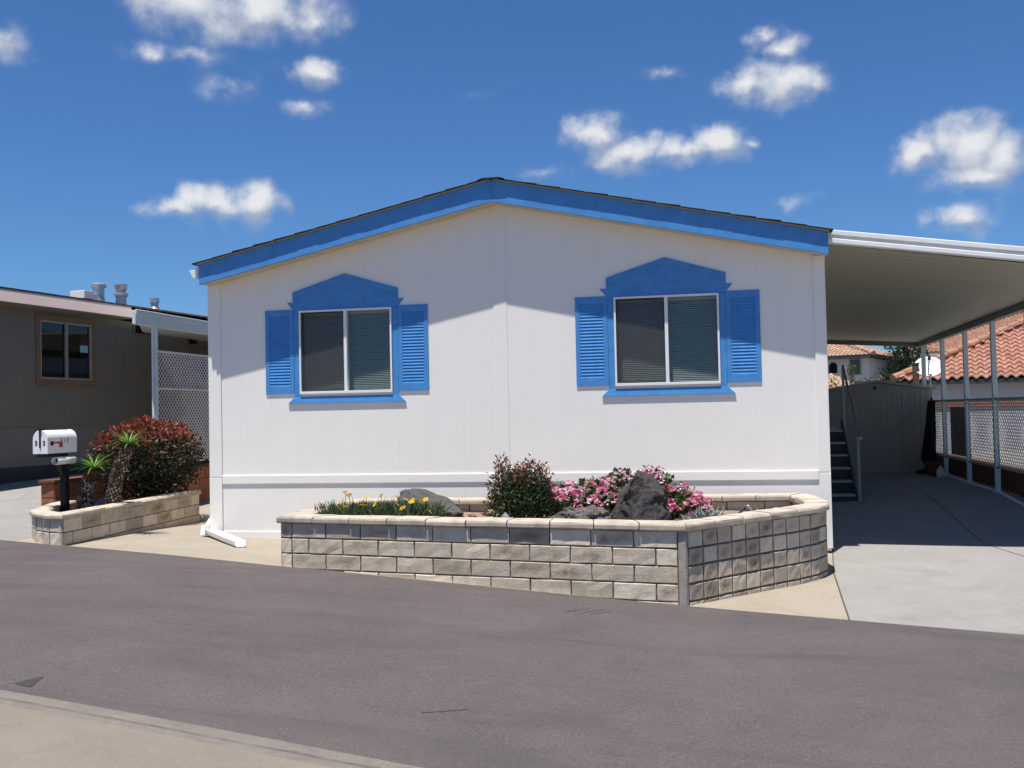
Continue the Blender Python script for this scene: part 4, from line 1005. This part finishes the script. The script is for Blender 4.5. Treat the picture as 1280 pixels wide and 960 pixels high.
# geraniums
def head_mesh(pale):
    m=MB()
    for _ in range(26):
        v=rv(); v.z=abs(v.z)*.8-.15; p=Vector((v.x*.034,v.y*.034,v.z*.026)); c=rnd.choice([(.80,.22,.42),(.85,.36,.52),(.88,.55,.64),(.70,.12,.30)]) if not pale else rnd.choice([(.88,.58,.66),(.9,.72,.76),(.84,.4,.52)])
        leaf(m,p,(v+rv()*.5),(v+rv()*.3),.028,.026,jit(c,.1),.1)
    return m
HEADS=[]
def geranium(loc, blobs, n, heads, label, grp):
    t=thing('geranium',label,'flowering plant',loc,grp)
    def cg(p,v,f):
        if p.z<loc[2]+.17 and rnd.random()<.45: return jit(rnd.choice([(.20,.06,.025),(.14,.07,.03),(.22,.10,.03)]),.3)
        return jit(rnd.choice([(.055,.12,.025),(.08,.15,.03),(.04,.085,.02),(.10,.17,.04)]),.3)
    m=MB(); crown(m,blobs,n,.052,.05,cg,.3,.05,.3); m.build('foliage','foliage',t)
    m=MB(); stems(m,loc,blobs,18,.006,(.10,.09,.04)); m.build('stem','bark',t)
    for k in range(heads):
        c,r=rnd.choice(blobs); v=rv()
        if v.y>.2: v.y=-v.y
        if v.z<-.3: v.z=-v.z
        p=Vector(c)+Vector((v.x*r[0],v.y*r[1],v.z*r[2]))*rnd.uniform(1.0,1.13)
        if len(HEADS)<7:
            h=head_mesh(len(HEADS)%3==0).build('flower','petal'); HEADS.append(h)
        else:
            h=rnd.choice(HEADS).copy(); COL.objects.link(h)
        h.parent=t; h.location=p-Vector(loc); sc=rnd.uniform(.75,1.3); h.scale=(sc,sc,sc*.9); h.rotation_euler=(rnd.uniform(-.5,.5),rnd.uniform(-.4,.4),rnd.uniform(0,6))
    return t
geranium((4.85,-1.45,.6),[((4.63,-1.45,.785),(.25,.26,.185)),((4.95,-1.45,.815),(.30,.28,.205)),((5.25,-1.4,.865),(.25,.26,.225)),((5.05,-1.6,.735),(.3,.2,.15))],3000,98,'pink geranium spreading between the red-tipped bush and the dark boulder','pink geraniums in the long planter')
geranium((5.75,-1.42,.6),[((5.50,-1.35,.90),(.21,.22,.20)),((5.74,-1.45,.765),(.23,.24,.18)),((5.92,-1.5,.69),(.18,.22,.13))],1700,40,'pink geranium right of the dark boulder, trailing beside the grey grass tuft','pink geraniums in the long planter')
# gazanias: three clumps
def gaz_flower():
    m=MB(); 
    for k in range(14):
        a=2*math.pi*k/14; d=Vector((math.cos(a),math.sin(a),.25)); leaf(m,d*.006,d,Vector((0,0,1)),.032,.014,jit((.86,.56,.02),.08),.1)
    for k in range(8):
        a=2*math.pi*k/8; leaf(m,Vector((0,0,.004)),Vector((math.cos(a),math.sin(a),.8)),Vector((0,0,1)),.010,.008,(.70,.30,.01),.1)
    return m.build('flower','petal')
GF=[]
def gazania(loc, rx, ry, n, fl, label):
    t=thing('gazania',label,'flowering plant',loc,'yellow daisy clumps in the long planter'); m=MB(); L0=Vector(loc)
    for _ in range(n):
        a=rnd.uniform(0,6.283); q=math.sqrt(rnd.random()); b=L0+Vector((math.cos(a)*rx*q,math.sin(a)*ry*q,-.01))
        d=Vector((rnd.uniform(-.7,.7),rnd.uniform(-.7,.5),1)); l=rnd.uniform(.13,.27)
        leaf(m,b,d,rv(),l,.013,jit(rnd.choice([(.10,.155,.07),(.15,.21,.11),(.065,.11,.05),(.20,.25,.14)]),.3),.3)
    m.build('foliage','foliage',t)
    for (dx,dy,h) in fl:
        if not GF: f=gaz_flower(); GF.append(f)
        else: f=GF[0].copy(); COL.objects.link(f)
        f.parent=t; h+=.035; f.location=(dx,dy,h); sc=rnd.uniform(.75,1.05); f.scale=(sc,sc,sc); f.rotation_euler=(rnd.uniform(.2,.9),rnd.uniform(-.5,.5),rnd.uniform(0,6))
        s=MB(); p=L0+Vector((dx,dy,h)); s.tube([L0+Vector((dx*.9,dy+.03,0)),p],.003,4,c=(.07,.12,.04)); s.build('flower_stem','foliage',t)
gazania((2.42,-1.75,.61),.26,.30,900,[(-.20,-.2,.16),(-.11,-.1,.17),(.0,.1,.24),(.03,-.2,.19),(.07,-.2,.15),(.02,-.25,.14),(-.05,.12,.27),(.2,-.1,.16)],'yellow daisy clump at the left end of the long planter')
gazania((2.80,-1.70,.61),.24,.30,820,[(-.05,.1,.23),(-.12,-.2,.16),(.0,-.25,.17),(.12,.1,.22),(-.2,.05,.22)],'yellow daisy clump in the middle, in front of the sloping lava rock')
gazania((3.15,-1.72,.61),.24,.28,760,[(-.1,0,.20),(.02,-.2,.19),(.05,.05,.17),(-.12,-.22,.17),(-.05,-.26,.14),(.2,-.2,.10),(.0,-.1,.20),(.11,.0,.20)],'yellow daisy clump nearest the small red-tipped bush')
# grey grass tuft
gt=thing('fescue_tuft','silvery grey grass tuft near the curved end of the planter','grass tuft',(6.02,-2.15,.61)); m=MB()
for _ in range(420):
    a=rnd.uniform(0,6.283); d=Vector((math.cos(a)*rnd.uniform(.2,1.4),math.sin(a)*rnd.uniform(.2,1.3),.7)); b=Vector((6.02+rnd.uniform(-.09,.09),-2.15+rnd.uniform(-.07,.07),.60))
    leaf(m,b,d,rv(),rnd.uniform(.14,.25),.007,jit((.40,.44,.42),.2),.35)
m.build('blade','foliage',gt)
# small succulents
for k,(x,y,lab) in enumerate(((4.62,-2.42,'small yellow green succulent left of the low grey rock'),(4.84,-2.5,'small yellow green succulent in front of the low grey rock'))):
    m=MB()
    for q in range(46):
        a=q*2.4; r=.01+.0011*q; d=Vector((math.cos(a),math.sin(a),1.3-.02*q)); leaf(m,Vector((x+r*math.cos(a),y+r*math.sin(a),.645+.0)),d,Vector((0,0,1)),.05,.022,jit((.16,.26,.04),.2),.3)
    s=thing('succulent',lab,'succulent',(x,y,.62)); m.build('leaf_rosette','foliage',s)
# small palms in the left planter
def palm(base, top, r0, r1, label, tip):
    t=thing('small_palm',label,'palm',base); B=Vector(base); T=Vector(top); n=22; m=MB(); pts=[]; rs=[]
    for k in range(n+1):
        q=k/n; p=B.lerp(T,q)+Vector((-.05*math.sin(q*3.1)*(1 if T.x>B.x else -1),0,.02*math.sin(q*3.1))); pts.append(p); rs.append((r0*(1-q)+r1*q)*(1+.05*math.sin(k*2.1)))
    m.tube(pts,rs,12,c=(.11,.075,.055))
    for k in range(n*13):       # leaf-base studs spiralling up the trunk
        q=(k/(n*13)); j=min(int(q*n),n-1); p=pts[j].lerp(pts[j+1],q*n-j); ax=(pts[j+1]-pts[j]).normalized(); a=k*2.39996
        u=ax.orthogonal().normalized(); w_=ax.cross(u); o=u*math.cos(a)+w_*math.sin(a); r=rs[j]*.93
        top_=q>tip
        c=jit(rnd.choice([(.20,.085,.04),(.15,.06,.03)]) if top_ else rnd.choice([(.26,.20,.16),(.45,.40,.36),(.12,.085,.065),(.55,.50,.47)]),.3)
        leaf(m,p+o*r,(o*.55+ax*.75),o,.052,.036,c,.5)
    m.build('trunk','bark',t)
    m=MB()
    for k in range(46):
        a=k*2.39996; lift=1.5-1.25*k/46; d=Vector((math.cos(a),math.sin(a)*.9,lift)).normalized(); L=rnd.uniform(.28,.42); p=T.copy(); w0=.017; c=jit(rnd.choice([(.13,.28,.035),(.18,.34,.06),(.09,.20,.03)]),.2)
        prev=None; seg=6
        for s in range(seg+1):
            q=s/seg; side=d.cross(Vector((0,0,1))).normalized(); wd=w0*(1-q**2)*(.6+.8*q if q<.4 else 1)
            pa=m.vert(p+side*wd*.5,c); pb=m.vert(p-side*wd*.5,c)
            if prev: m.f.append([prev[0],pa,pb,prev[1]])
            prev=(pa,pb); p=p+d*(L/seg); d=(d+Vector((0,0,-.20))).normalized()
    m.build('frond','foliage',t); return t
palm((-1.66,-.12,.56),(-1.50,-.18,1.10),.085,.062,'shorter small palm with a brown shaggy trunk beside the mailbox post',.72)
palm((-1.34,-.05,.56),(-1.00,-.20,1.40),.082,.062,'taller small palm with a pale scaly leaning trunk',.95)

# ------------------------------------------------------------------ rocks
def rock(name, label, cat, c, r, col, seed, sub=4, amp=.28, cuts=(), mat='rock', rz=0, shear=(0,0), grp=None, nr=8):
    import bmesh
    bm=bmesh.new(); bmesh.ops.create_icosphere(bm,subdivisions=sub,radius=1)
    rr=random.Random(seed); pl_=[(Vector((rr.uniform(-1,1),rr.uniform(-1,1),rr.uniform(-.6,1))).normalized(),rr.uniform(.62,.9)) for _ in range(nr)]+[(Vector(a).normalized(),d) for a,d in cuts]
    C_=Vector(c); Rz=Matrix.Rotation(rz,3,'Z'); m=MB(); idx={}
    for v in bm.verts:
        p=v.co.copy()
        for n,d in pl_:
            e=p.dot(n)-d
            if e>0: p-=n*e*.9
        nn=v.co.normalized()
        p*=1+amp*noise.noise(nn*1.7+Vector((seed,0,0)))+amp*.45*noise.noise(nn*5+Vector((0,seed,0)))+amp*.15*noise.noise(nn*13+Vector((0,0,seed)))
        p.x+=shear[0]*p.z; p.y+=shear[1]*p.z
        p=Rz@Vector((p.x*r[0],p.y*r[1],p.z*r[2]))
        k=.75+.5*noise.noise(nn*3.2+Vector((seed*2,1,1)))
        idx[v.index]=m.vert(C_+p,tuple(min(x*(1+.35*(k-.75)),1) for x in col))
    for f in bm.faces: m.f.append([idx[v.index] for v in f.verts])
    bm.free(); o=m.build(name,mat,smooth=True,org=(c[0],c[1],c[2]-r[2])); tag(o,label,cat,grp)
    return o
rock('boulder','large dark pitted lava boulder standing upright among pink geraniums','boulder',(5.41,-2.05,.83),(.30,.25,.315),(.085,.078,.076),3,6,.22,cuts=(((-.80,-.1,.60),.50),((.50,-.1,.85),.72),((1,0,.15),.86),((.35,-1,.30),.60),((-.5,-.9,.1),.62)),shear=(.0,0),nr=0)
rock('boulder','low brownish grey lava rock with a hollow, left of the upright dark boulder','boulder',(4.90,-2.25,.70),(.27,.20,.145),(.17,.15,.14),11,5,.34,shear=(.1,0))
rock('boulder','sloping grey lava rock behind the yellow daisies','boulder',(3.08,-1.12,.72),(.38,.24,.21),(.13,.12,.115),8,5,.20,cuts=(((.6,-.2,.62),.50),),shear=(-.35,0))
rock('stone','flat blue grey slate stone at the foot of the small bush','stone',(4.24,-2.33,.685),(.085,.05,.105),(.24,.28,.29),5,3,.15,cuts=(((.7,0,.7),.35),),rz=.2)
rock('boulder','pale grey rock between the two small palm trunks','boulder',(-1.42,-.02,.62),(.19,.16,.13),(.25,.245,.24),21,4,.2)
PEB=[((5.08,-2.45),(.035,.03,.028),(.50,.46,.42)),((5.66,-2.42),(.060,.045,.042),(.55,.45,.33)),((5.80,-2.3),(.05,.04,.03),(.56,.55,.53)),((5.92,-2.0),(.055,.045,.045),(.50,.40,.32)),((6.02,-1.92),(.05,.04,.045),(.52,.41,.35)),((5.72,-2.05),(.06,.05,.03),(.45,.43,.41)),
((4.98,-2.55),(.07,.045,.045),(.38,.42,.44)),((6.2,-1.95),(.045,.04,.035),(.45,.38,.32)),((6.12,-1.75),(.04,.04,.03),(.5,.43,.36)),((3.75,-1.0),(.07,.05,.04),(.34,.24,.17)),((3.98,-1.5),(.08,.06,.035),(.36,.28,.2)),((4.5,-2.35),(.05,.04,.04),(.33,.30,.28)),((3.62,-1.25),(.06,.04,.025),(.3,.13,.08)),((4.72,-2.45),(.055,.04,.04),(.40,.38,.36)),((5.85,-2.45),(.04,.035,.03),(.5,.44,.36)),((6.55,-1.1),(.09,.06,.04),(.36,.29,.22)),((6.75,-.75),(.10,.05,.03),(.52,.47,.42))]
for k,((x,y),r,c) in enumerate(PEB):
    rock('pebble','smooth rounded pebble lying on the soil of the long planter','pebble',(x,y,.625+r[2]*.4),r,c,40+k,3,.10,mat='pebble',rz=k,grp='loose pebbles in the long planter')
# irrigation riser
ir=thing('irrigation_pipe','thin black irrigation pipe with a chrome elbow on bare soil','pipe',(6.38,-1.4,.61))
m=MB(); m.tube([(6.27,-1.45,.625),(6.36,-1.42,.69),(6.415,-1.40,.735)],.011,8); m.build('hose','black',ir,smooth=True)
m=MB(); m.tube([(6.41,-1.40,.732),(6.435,-1.40,.745),(6.455,-1.40,.735),(6.455,-1.40,.70)],.016,10); m.build('elbow','chrome',ir,smooth=True)
m=MB(); m.tube([(6.455,-1.40,.70),(6.455,-1.40,.60)],.012,8); m.build('riser','black',ir,smooth=True)

# ------------------------------------------------------------------ houses beyond the carport
def tile_plane(m, O, u, L, vdir, depth, rise, hipL=None, hipR=None, pitch=.25, row=.30, col=(.45,.19,.11), k=8, var=.18):
    """O eave start, u along eave, vdir horizontal up-slope; hipL/hipR = inset per unit of depth at each end"""
    O=Vector(O); u=Vector(u).normalized(); vdir=Vector(vdir).normalized(); n=int(math.hypot(depth,rise)/row); sl=rise/depth
    nc=int(L/pitch)
    for r in range(n):
        d0=depth*r/n; d1=depth*(r+1)/n+.04
        a=(hipL or 0)*d0; b=L-(hipR or 0)*d0
        if b-a<pitch*.5: break
        c0=int(a/pitch); c1=int(math.ceil(b/pitch))
        for c in range(c0,c1):
            cc=jit(col,var); prev=None
            for j in range(k+1):
                s=c*pitch+pitch*j/k; s=min(max(s,a),b); ph=2*math.pi*(s/pitch); h=.040*math.sin(ph)
                p0=O+u*s+vdir*d0+Vector((0,0,sl*d0+h+.045)); p1=O+u*s+vdir*d1+Vector((0,0,sl*d1+h*.85)); pb=p0-Vector((0,0,.035))
                q=(m.vert(p0,cc),m.vert(p1,cc),m.vert(pb,tuple(x*.6 for x in cc)))
                if prev: m.f.append([prev[0],q[0],q[1],prev[1]]); m.f.append([prev[2],q[2],q[0],prev[0]])
                prev=q
def hip_caps(m, a, b, r=.12, step=.42, col=(.40,.20,.135)):
    a=Vector(a); b=Vector(b); d=b-a; n=max(1,int(d.length/step))
    for k in range(n):
        p=a+d*k/n; q=a+d*(k+1.12)/n; m.tube([p,q],[r,r*.82],10,c=jit(col,.15))
def dirxy(a): return Vector((math.cos(a),math.sin(a),0))
UA=rad(-12.0)   # direction of the eave that faces the camera
# near tile house
ha=thing('tile_roofed_house','pale house with a red clay tile hip roof just beyond the lattice','house',(17,23,.2))
u=dirxy(UA); v=dirxy(UA+math.pi/2); E0=Vector((11.20,19.08,2.40)); LA=14.0
m=MB(); tile_plane(m,E0,u,LA,v,5.2,2.45,1.0,1.0,col=(.37,.185,.13)); 
tile_plane(m,E0+v*10.4,-v,10.4,u,5.2,2.45,1.0,1.0,col=(.37,.185,.13))
bkp=E0+u*LA+v*10.4; tile_plane(m,bkp,-u,LA,-v,5.2,2.45,1.0,1.0,k=4,col=(.37,.185,.13)); tile_plane(m,E0+u*LA,v,10.4,-u,5.2,2.45,1.0,1.0,k=4,col=(.37,.185,.13))
hip_caps(m,E0+Vector((0,0,.06)),E0+u*5.2+v*5.2+Vector((0,0,2.52))); hip_caps(m,E0+u*5.2+v*5.2+Vector((0,0,2.52)),E0+u*(LA-5.2)+v*5.2+Vector((0,0,2.52)))
m.build('roof','tile',ha)
def slab(m,O,u,v,a0,a1,b0,b1,z0,z1):
    P=lambda a,b,z:(O.x+u.x*a+v.x*b,O.y+u.y*a+v.y*b,z); m.hexa([P(a0,b0,z0),P(a1,b0,z0),P(a1,b1,z0),P(a0,b1,z0),P(a0,b0,z1),P(a1,b0,z1),P(a1,b1,z1),P(a0,b1,z1)])
m=MB(); slab(m,E0,u,v,.55,LA-.55,.55,9.85,-.3,2.33); m.build('wall','stucco_white',ha)
m=MB(); slab(m,E0,u,v,.02,LA-.02,.02,10.38,2.26,2.385); m.build('eave','dark_trim',ha)
# house behind it
u=dirxy(rad(-14)); v=dirxy(rad(76))
hb=thing('tile_roofed_house','pale two storey house with a tile roof rising behind the nearer tile roof','house',(24,60,.2))
E1=Vector((17.67,53.97,4.88)); m=MB(); tile_plane(m,E1,u,16,v,6.5,2.6,1.0,1.0,k=5,col=(.36,.20,.14)); tile_plane(m,E1+v*13,-v,13,u,6.5,2.6,1.0,1.0,k=5,col=(.44,.23,.15)); hip_caps(m,E1+Vector((0,0,.06)),E1+u*6.5+v*6.5+Vector((0,0,2.68)),.16,.5,(.46,.25,.17)); hip_caps(m,E1+u*6.5+v*6.5+Vector((0,0,2.68)),E1+u*9.5+v*6.5+Vector((0,0,2.68)),.16,.5,(.46,.25,.17)); m.build('roof','tile',hb)
m=MB(); slab(m,E1,u,v,.6,15.4,.6,12.4,-.3,4.6); m.build('wall','stucco_white',hb)
m=MB(); slab(m,E1,u,v,.03,15.97,.03,12.97,4.60,4.89); m.build('eave','eave_cream',hb)
# left far house
u=dirxy(rad(-22)); v=dirxy(rad(68))
hc=thing('tile_roofed_house','pale house with a tan tile hip roof and an arched window seen past the home','house',(10,58,.2))
LC=13.88; E2=Vector((15.83,53.6,4.86))-u*LC; m=MB(); tile_plane(m,E2,u,LC,v,6.0,2.2,1.0,1.0,k=6,col=(.46,.30,.20)); tile_plane(m,E2+u*LC,v,11,-u,5.5,2.0,1.0,1.0,k=5,col=(.44,.27,.18))
hip_caps(m,E2+u*LC+Vector((0,0,.06)),E2+u*(LC-5.2)+v*5.2+Vector((0,0,1.98)),.15,.5,(.42,.28,.20)); m.build('roof','tile',hc)
m=MB(); slab(m,E2,u,v,.5,LC-.45,.5,10.5,-.3,4.7); m.build('wall','stucco_white',hc)
m=MB(); slab(m,E2,u,v,.02,LC-.02,.02,10.98,4.66,4.875); m.build('eave','dark_trim',hc)
Pc=lambda a,b,z:(E2.x+u.x*a+v.x*b,E2.y+u.y*a+v.y*b,z)
m=MB(); slab(m,E2,u,v,12.25,13.0,.44,.49,3.60,4.62); wi=m.build('window','eave_cream',hc); m=MB(); slab(m,E2,u,v,12.32,12.93,.425,.439,3.66,4.56); m.build('pane','glass_dark',wi)
m=MB(); pts=[(11.0,3.78),(11.5,3.78)]+[(11.25+.25*math.cos(a),4.2+.25*math.sin(a)) for a in [math.pi*k/8 for k in range(9)]]
A_=[m.vert(Pc(a,.44,z)) for a,z in pts]; B_=[m.vert(Pc(a,.49,z)) for a,z in pts]; m.f.append(A_); m.f.append(B_[::-1])
for k in range(len(pts)): m.f.append([A_[k],B_[k],B_[(k+1)%len(pts)],A_[(k+1)%len(pts)]])
m.build('window','dark',hc)
# low tile roof between
u=dirxy(rad(5)); v=dirxy(rad(95))
hd=thing('tile_roofed_house','low tan tile roof peeping over the grey shed','house',(12,45,.2))
E3=Vector((8.6,39.4,2.30)); m=MB(); tile_plane(m,E3,u,5.4,v,4.0,1.35,0,.55,k=6,col=(.52,.36,.25)); m.build('roof','tile',hd); m=MB(); slab(m,E3,u,v,.3,5.0,.3,4.5,-.2,2.3); m.build('wall','stucco_white',hd)
m=MB(); slab(m,E3,u,v,4.4,7.2,1.5,6.5,2.78,2.93); m.build('flat_roof','dark_trim',hd)
# satellite dish and post
wp=thing('wooden_post','weathered wooden post standing behind the grey shed next to the satellite dish','post',(10.86,13.92,.4)); m=MB(); m.box(10.80,10.93,13.86,13.98,gz(10.8,13.9)-.05,2.66); m.build('timber','wood',wp,bevel=.01); m=MB(); m.box(10.79,10.94,13.85,13.99,2.661,2.69); m.build('post_cap','wood',wp)
sd=thing('satellite_dish','pale grey satellite dish tilted sideways in front of the tile roof','satellite dish',(11.18,13.95,.4))
C0=Vector((11.17,13.96,2.555)); ax=Vector((-.12,-.80,.55)).normalized(); e1=Vector((.97,-.1,-.18)); e1=(e1-ax*e1.dot(ax)).normalized(); e2=ax.cross(e1)
m=MB(); rings=[]
for k in range(7):
    q=k/6; rings.append([m.vert(C0+(e1*math.cos(a)*.335+e2*math.sin(a)*.29)*q+ax*(.07*q*q)) for a in [2*math.pi*j/28 for j in range(28)]])
for k in range(6):
    for j in range(28): m.f.append([rings[k][j],rings[k][(j+1)%28],rings[k+1][(j+1)%28],rings[k+1][j]])
d_=m.build('reflector','dish',sd,smooth=True); q=d_.modifiers.new('Solidify','SOLIDIFY'); q.thickness=.008
m=MB(); m.tube([C0-e2*.28+ax*.02,C0+ax*.36+e2*.02],.012,6); m.build('arm','charcoal',sd); m=MB(); m.tube([C0+ax*.32+e2*.03,C0+ax*.42+e2*.05],[.035,.028],8); m.build('feed_horn','charcoal',sd)
m=MB(); m.tube([C0-ax*.02,C0-ax*.10],.04,8); m.tube([C0-ax*.08,(11.2,14.02,2.3),(11.2,14.02,gz(11.2,14))],.025,8); m.build('mast','galv',sd)
# brown wall beyond the carport rail, pale garden wall further off
bw=thing('brown_block_wall','low brown slump block wall in shade right behind the carport rail','wall',(10.5,6,.2)); m=MB(); m.box(10.40,10.58,3.62,13,-.1,.69); m.box(10.40,10.58,-2,3.619,-.1,.50); m.build('block_wall','brown_wall',bw); m=MB(); m.box(10.39,10.59,3.61,13,.691,.725); m.build('coping','brown_wall',bw)
tb=thing('clay_block','loose sunlit terracotta block on the low brown wall behind the carport rail','block',(10.6,3.35,.5)); m=MB(); m.box(10.46,10.66,3.2,3.5,.545,.70); m.build('block_body','clay_body',tb,bevel=.008); m=MB(); m.box(10.42,10.9,3.1,3.58,.502,.544); m.build('base_slab','cap',tb)
u=dirxy(UA); v=dirxy(UA+math.pi/2)
gw=thing('garden_wall','long pale garden wall with a terracotta coping in front of the near tile roofed house','wall',(15,18,.2)); G0=E0-v*1.6
m=MB(); slab(m,G0,u,v,-1.5,15,0,.2,-.3,1.60); m.build('wall_panel','stucco_lit',gw); m=MB(); slab(m,G0,u,v,-1.55,15.05,-.03,.23,1.601,1.74); m.build('coping','clay_body',gw)

# ------------------------------------------------------------------ trees beyond
def tree(name, base, blobs, n, L, cols, label, sep=.5):
    t=thing(name,label,'tree',base,'trees beyond the roofs'); m=MB()
    crown(m,blobs,n,L,L*.45,lambda p,v,f:jit(rnd.choice(cols),.3),.25,.05,.35); m.build('crown','foliage',t)
    m=MB(); B=Vector(base); T=B+Vector((0,0,max(b[0][2] for b in blobs)-base[2])); m.tube([B,B.lerp(T,.4)+Vector((.1,0,0)),T],[.18,.12,.03],8,c=(.10,.075,.05))
    for c,r in blobs: m.tube([B.lerp(T,.35),Vector(c)],[.07,.02],6,c=(.09,.07,.05))
    m.build('trunk','bark',t)
G1=[(.045,.07,.022),(.065,.09,.03),(.03,.05,.018),(.085,.10,.04)]
tree('feathery_tree',(15.9,44,.4),[((15.6,44,3.0),(1.0,.9,1.0)),((16.3,44.2,4.3),(.9,.9,.8)),((15.3,43.8,4.7),(.45,.5,.6)),((16.2,44,5.6),(.8,.8,.7)),((16.6,43.6,2.6),(.8,.8,.9)),((15.0,43.9,2.5),(.6,.6,.6))],5200,.19,G1,'dark feathery tree filling the gap between the two tile roofs')
tree('garden_shrub',(12.2,38.6,.3),[((12.0,38.6,2.2),(.35,.4,.5)),((12.7,38.7,2.5),(.3,.3,.5)),((13.3,38.6,2.6),(.45,.3,.45)),((11.7,38.5,2.6),(.25,.3,.5))],700,.13,[(.10,.13,.04),(.07,.10,.03),(.14,.15,.06)],'light green shrub in front of the low tan tile roof')
tree('feathery_tree',(14.35,52,.3),[((14.4,52.6,3.8),(.28,.3,.5)),((14.3,52.6,3.2),(.2,.2,.5))],260,.13,[(.06,.09,.02),(.09,.11,.03)],'thin little tree against the window of the far pale house')
# weeds in the kerb seam
for k,(x,dx) in enumerate(((2.94,0),(4.05,.1),(2.45,0))):
    y=sub(NEAR,x,x+.01,1)[0][1]-.01; m=MB()
    for q in range(26):
        leaf(m,Vector((x+rnd.uniform(-.05,.05),y+rnd.uniform(-.008,.008),gz(x,y)+.004)),Vector((rnd.uniform(-1,1),rnd.uniform(-1,1),.5)),Vector((0,0,1)),.025,.012,jit((.08,.15,.03),.3),.2)
    wd=thing('weed','tiny green weed sprouting from the kerb seam at the road edge','weed',(x,y,gz(x,y)),'weeds in the kerb seam'); m.build('leaf_tuft','foliage',wd)
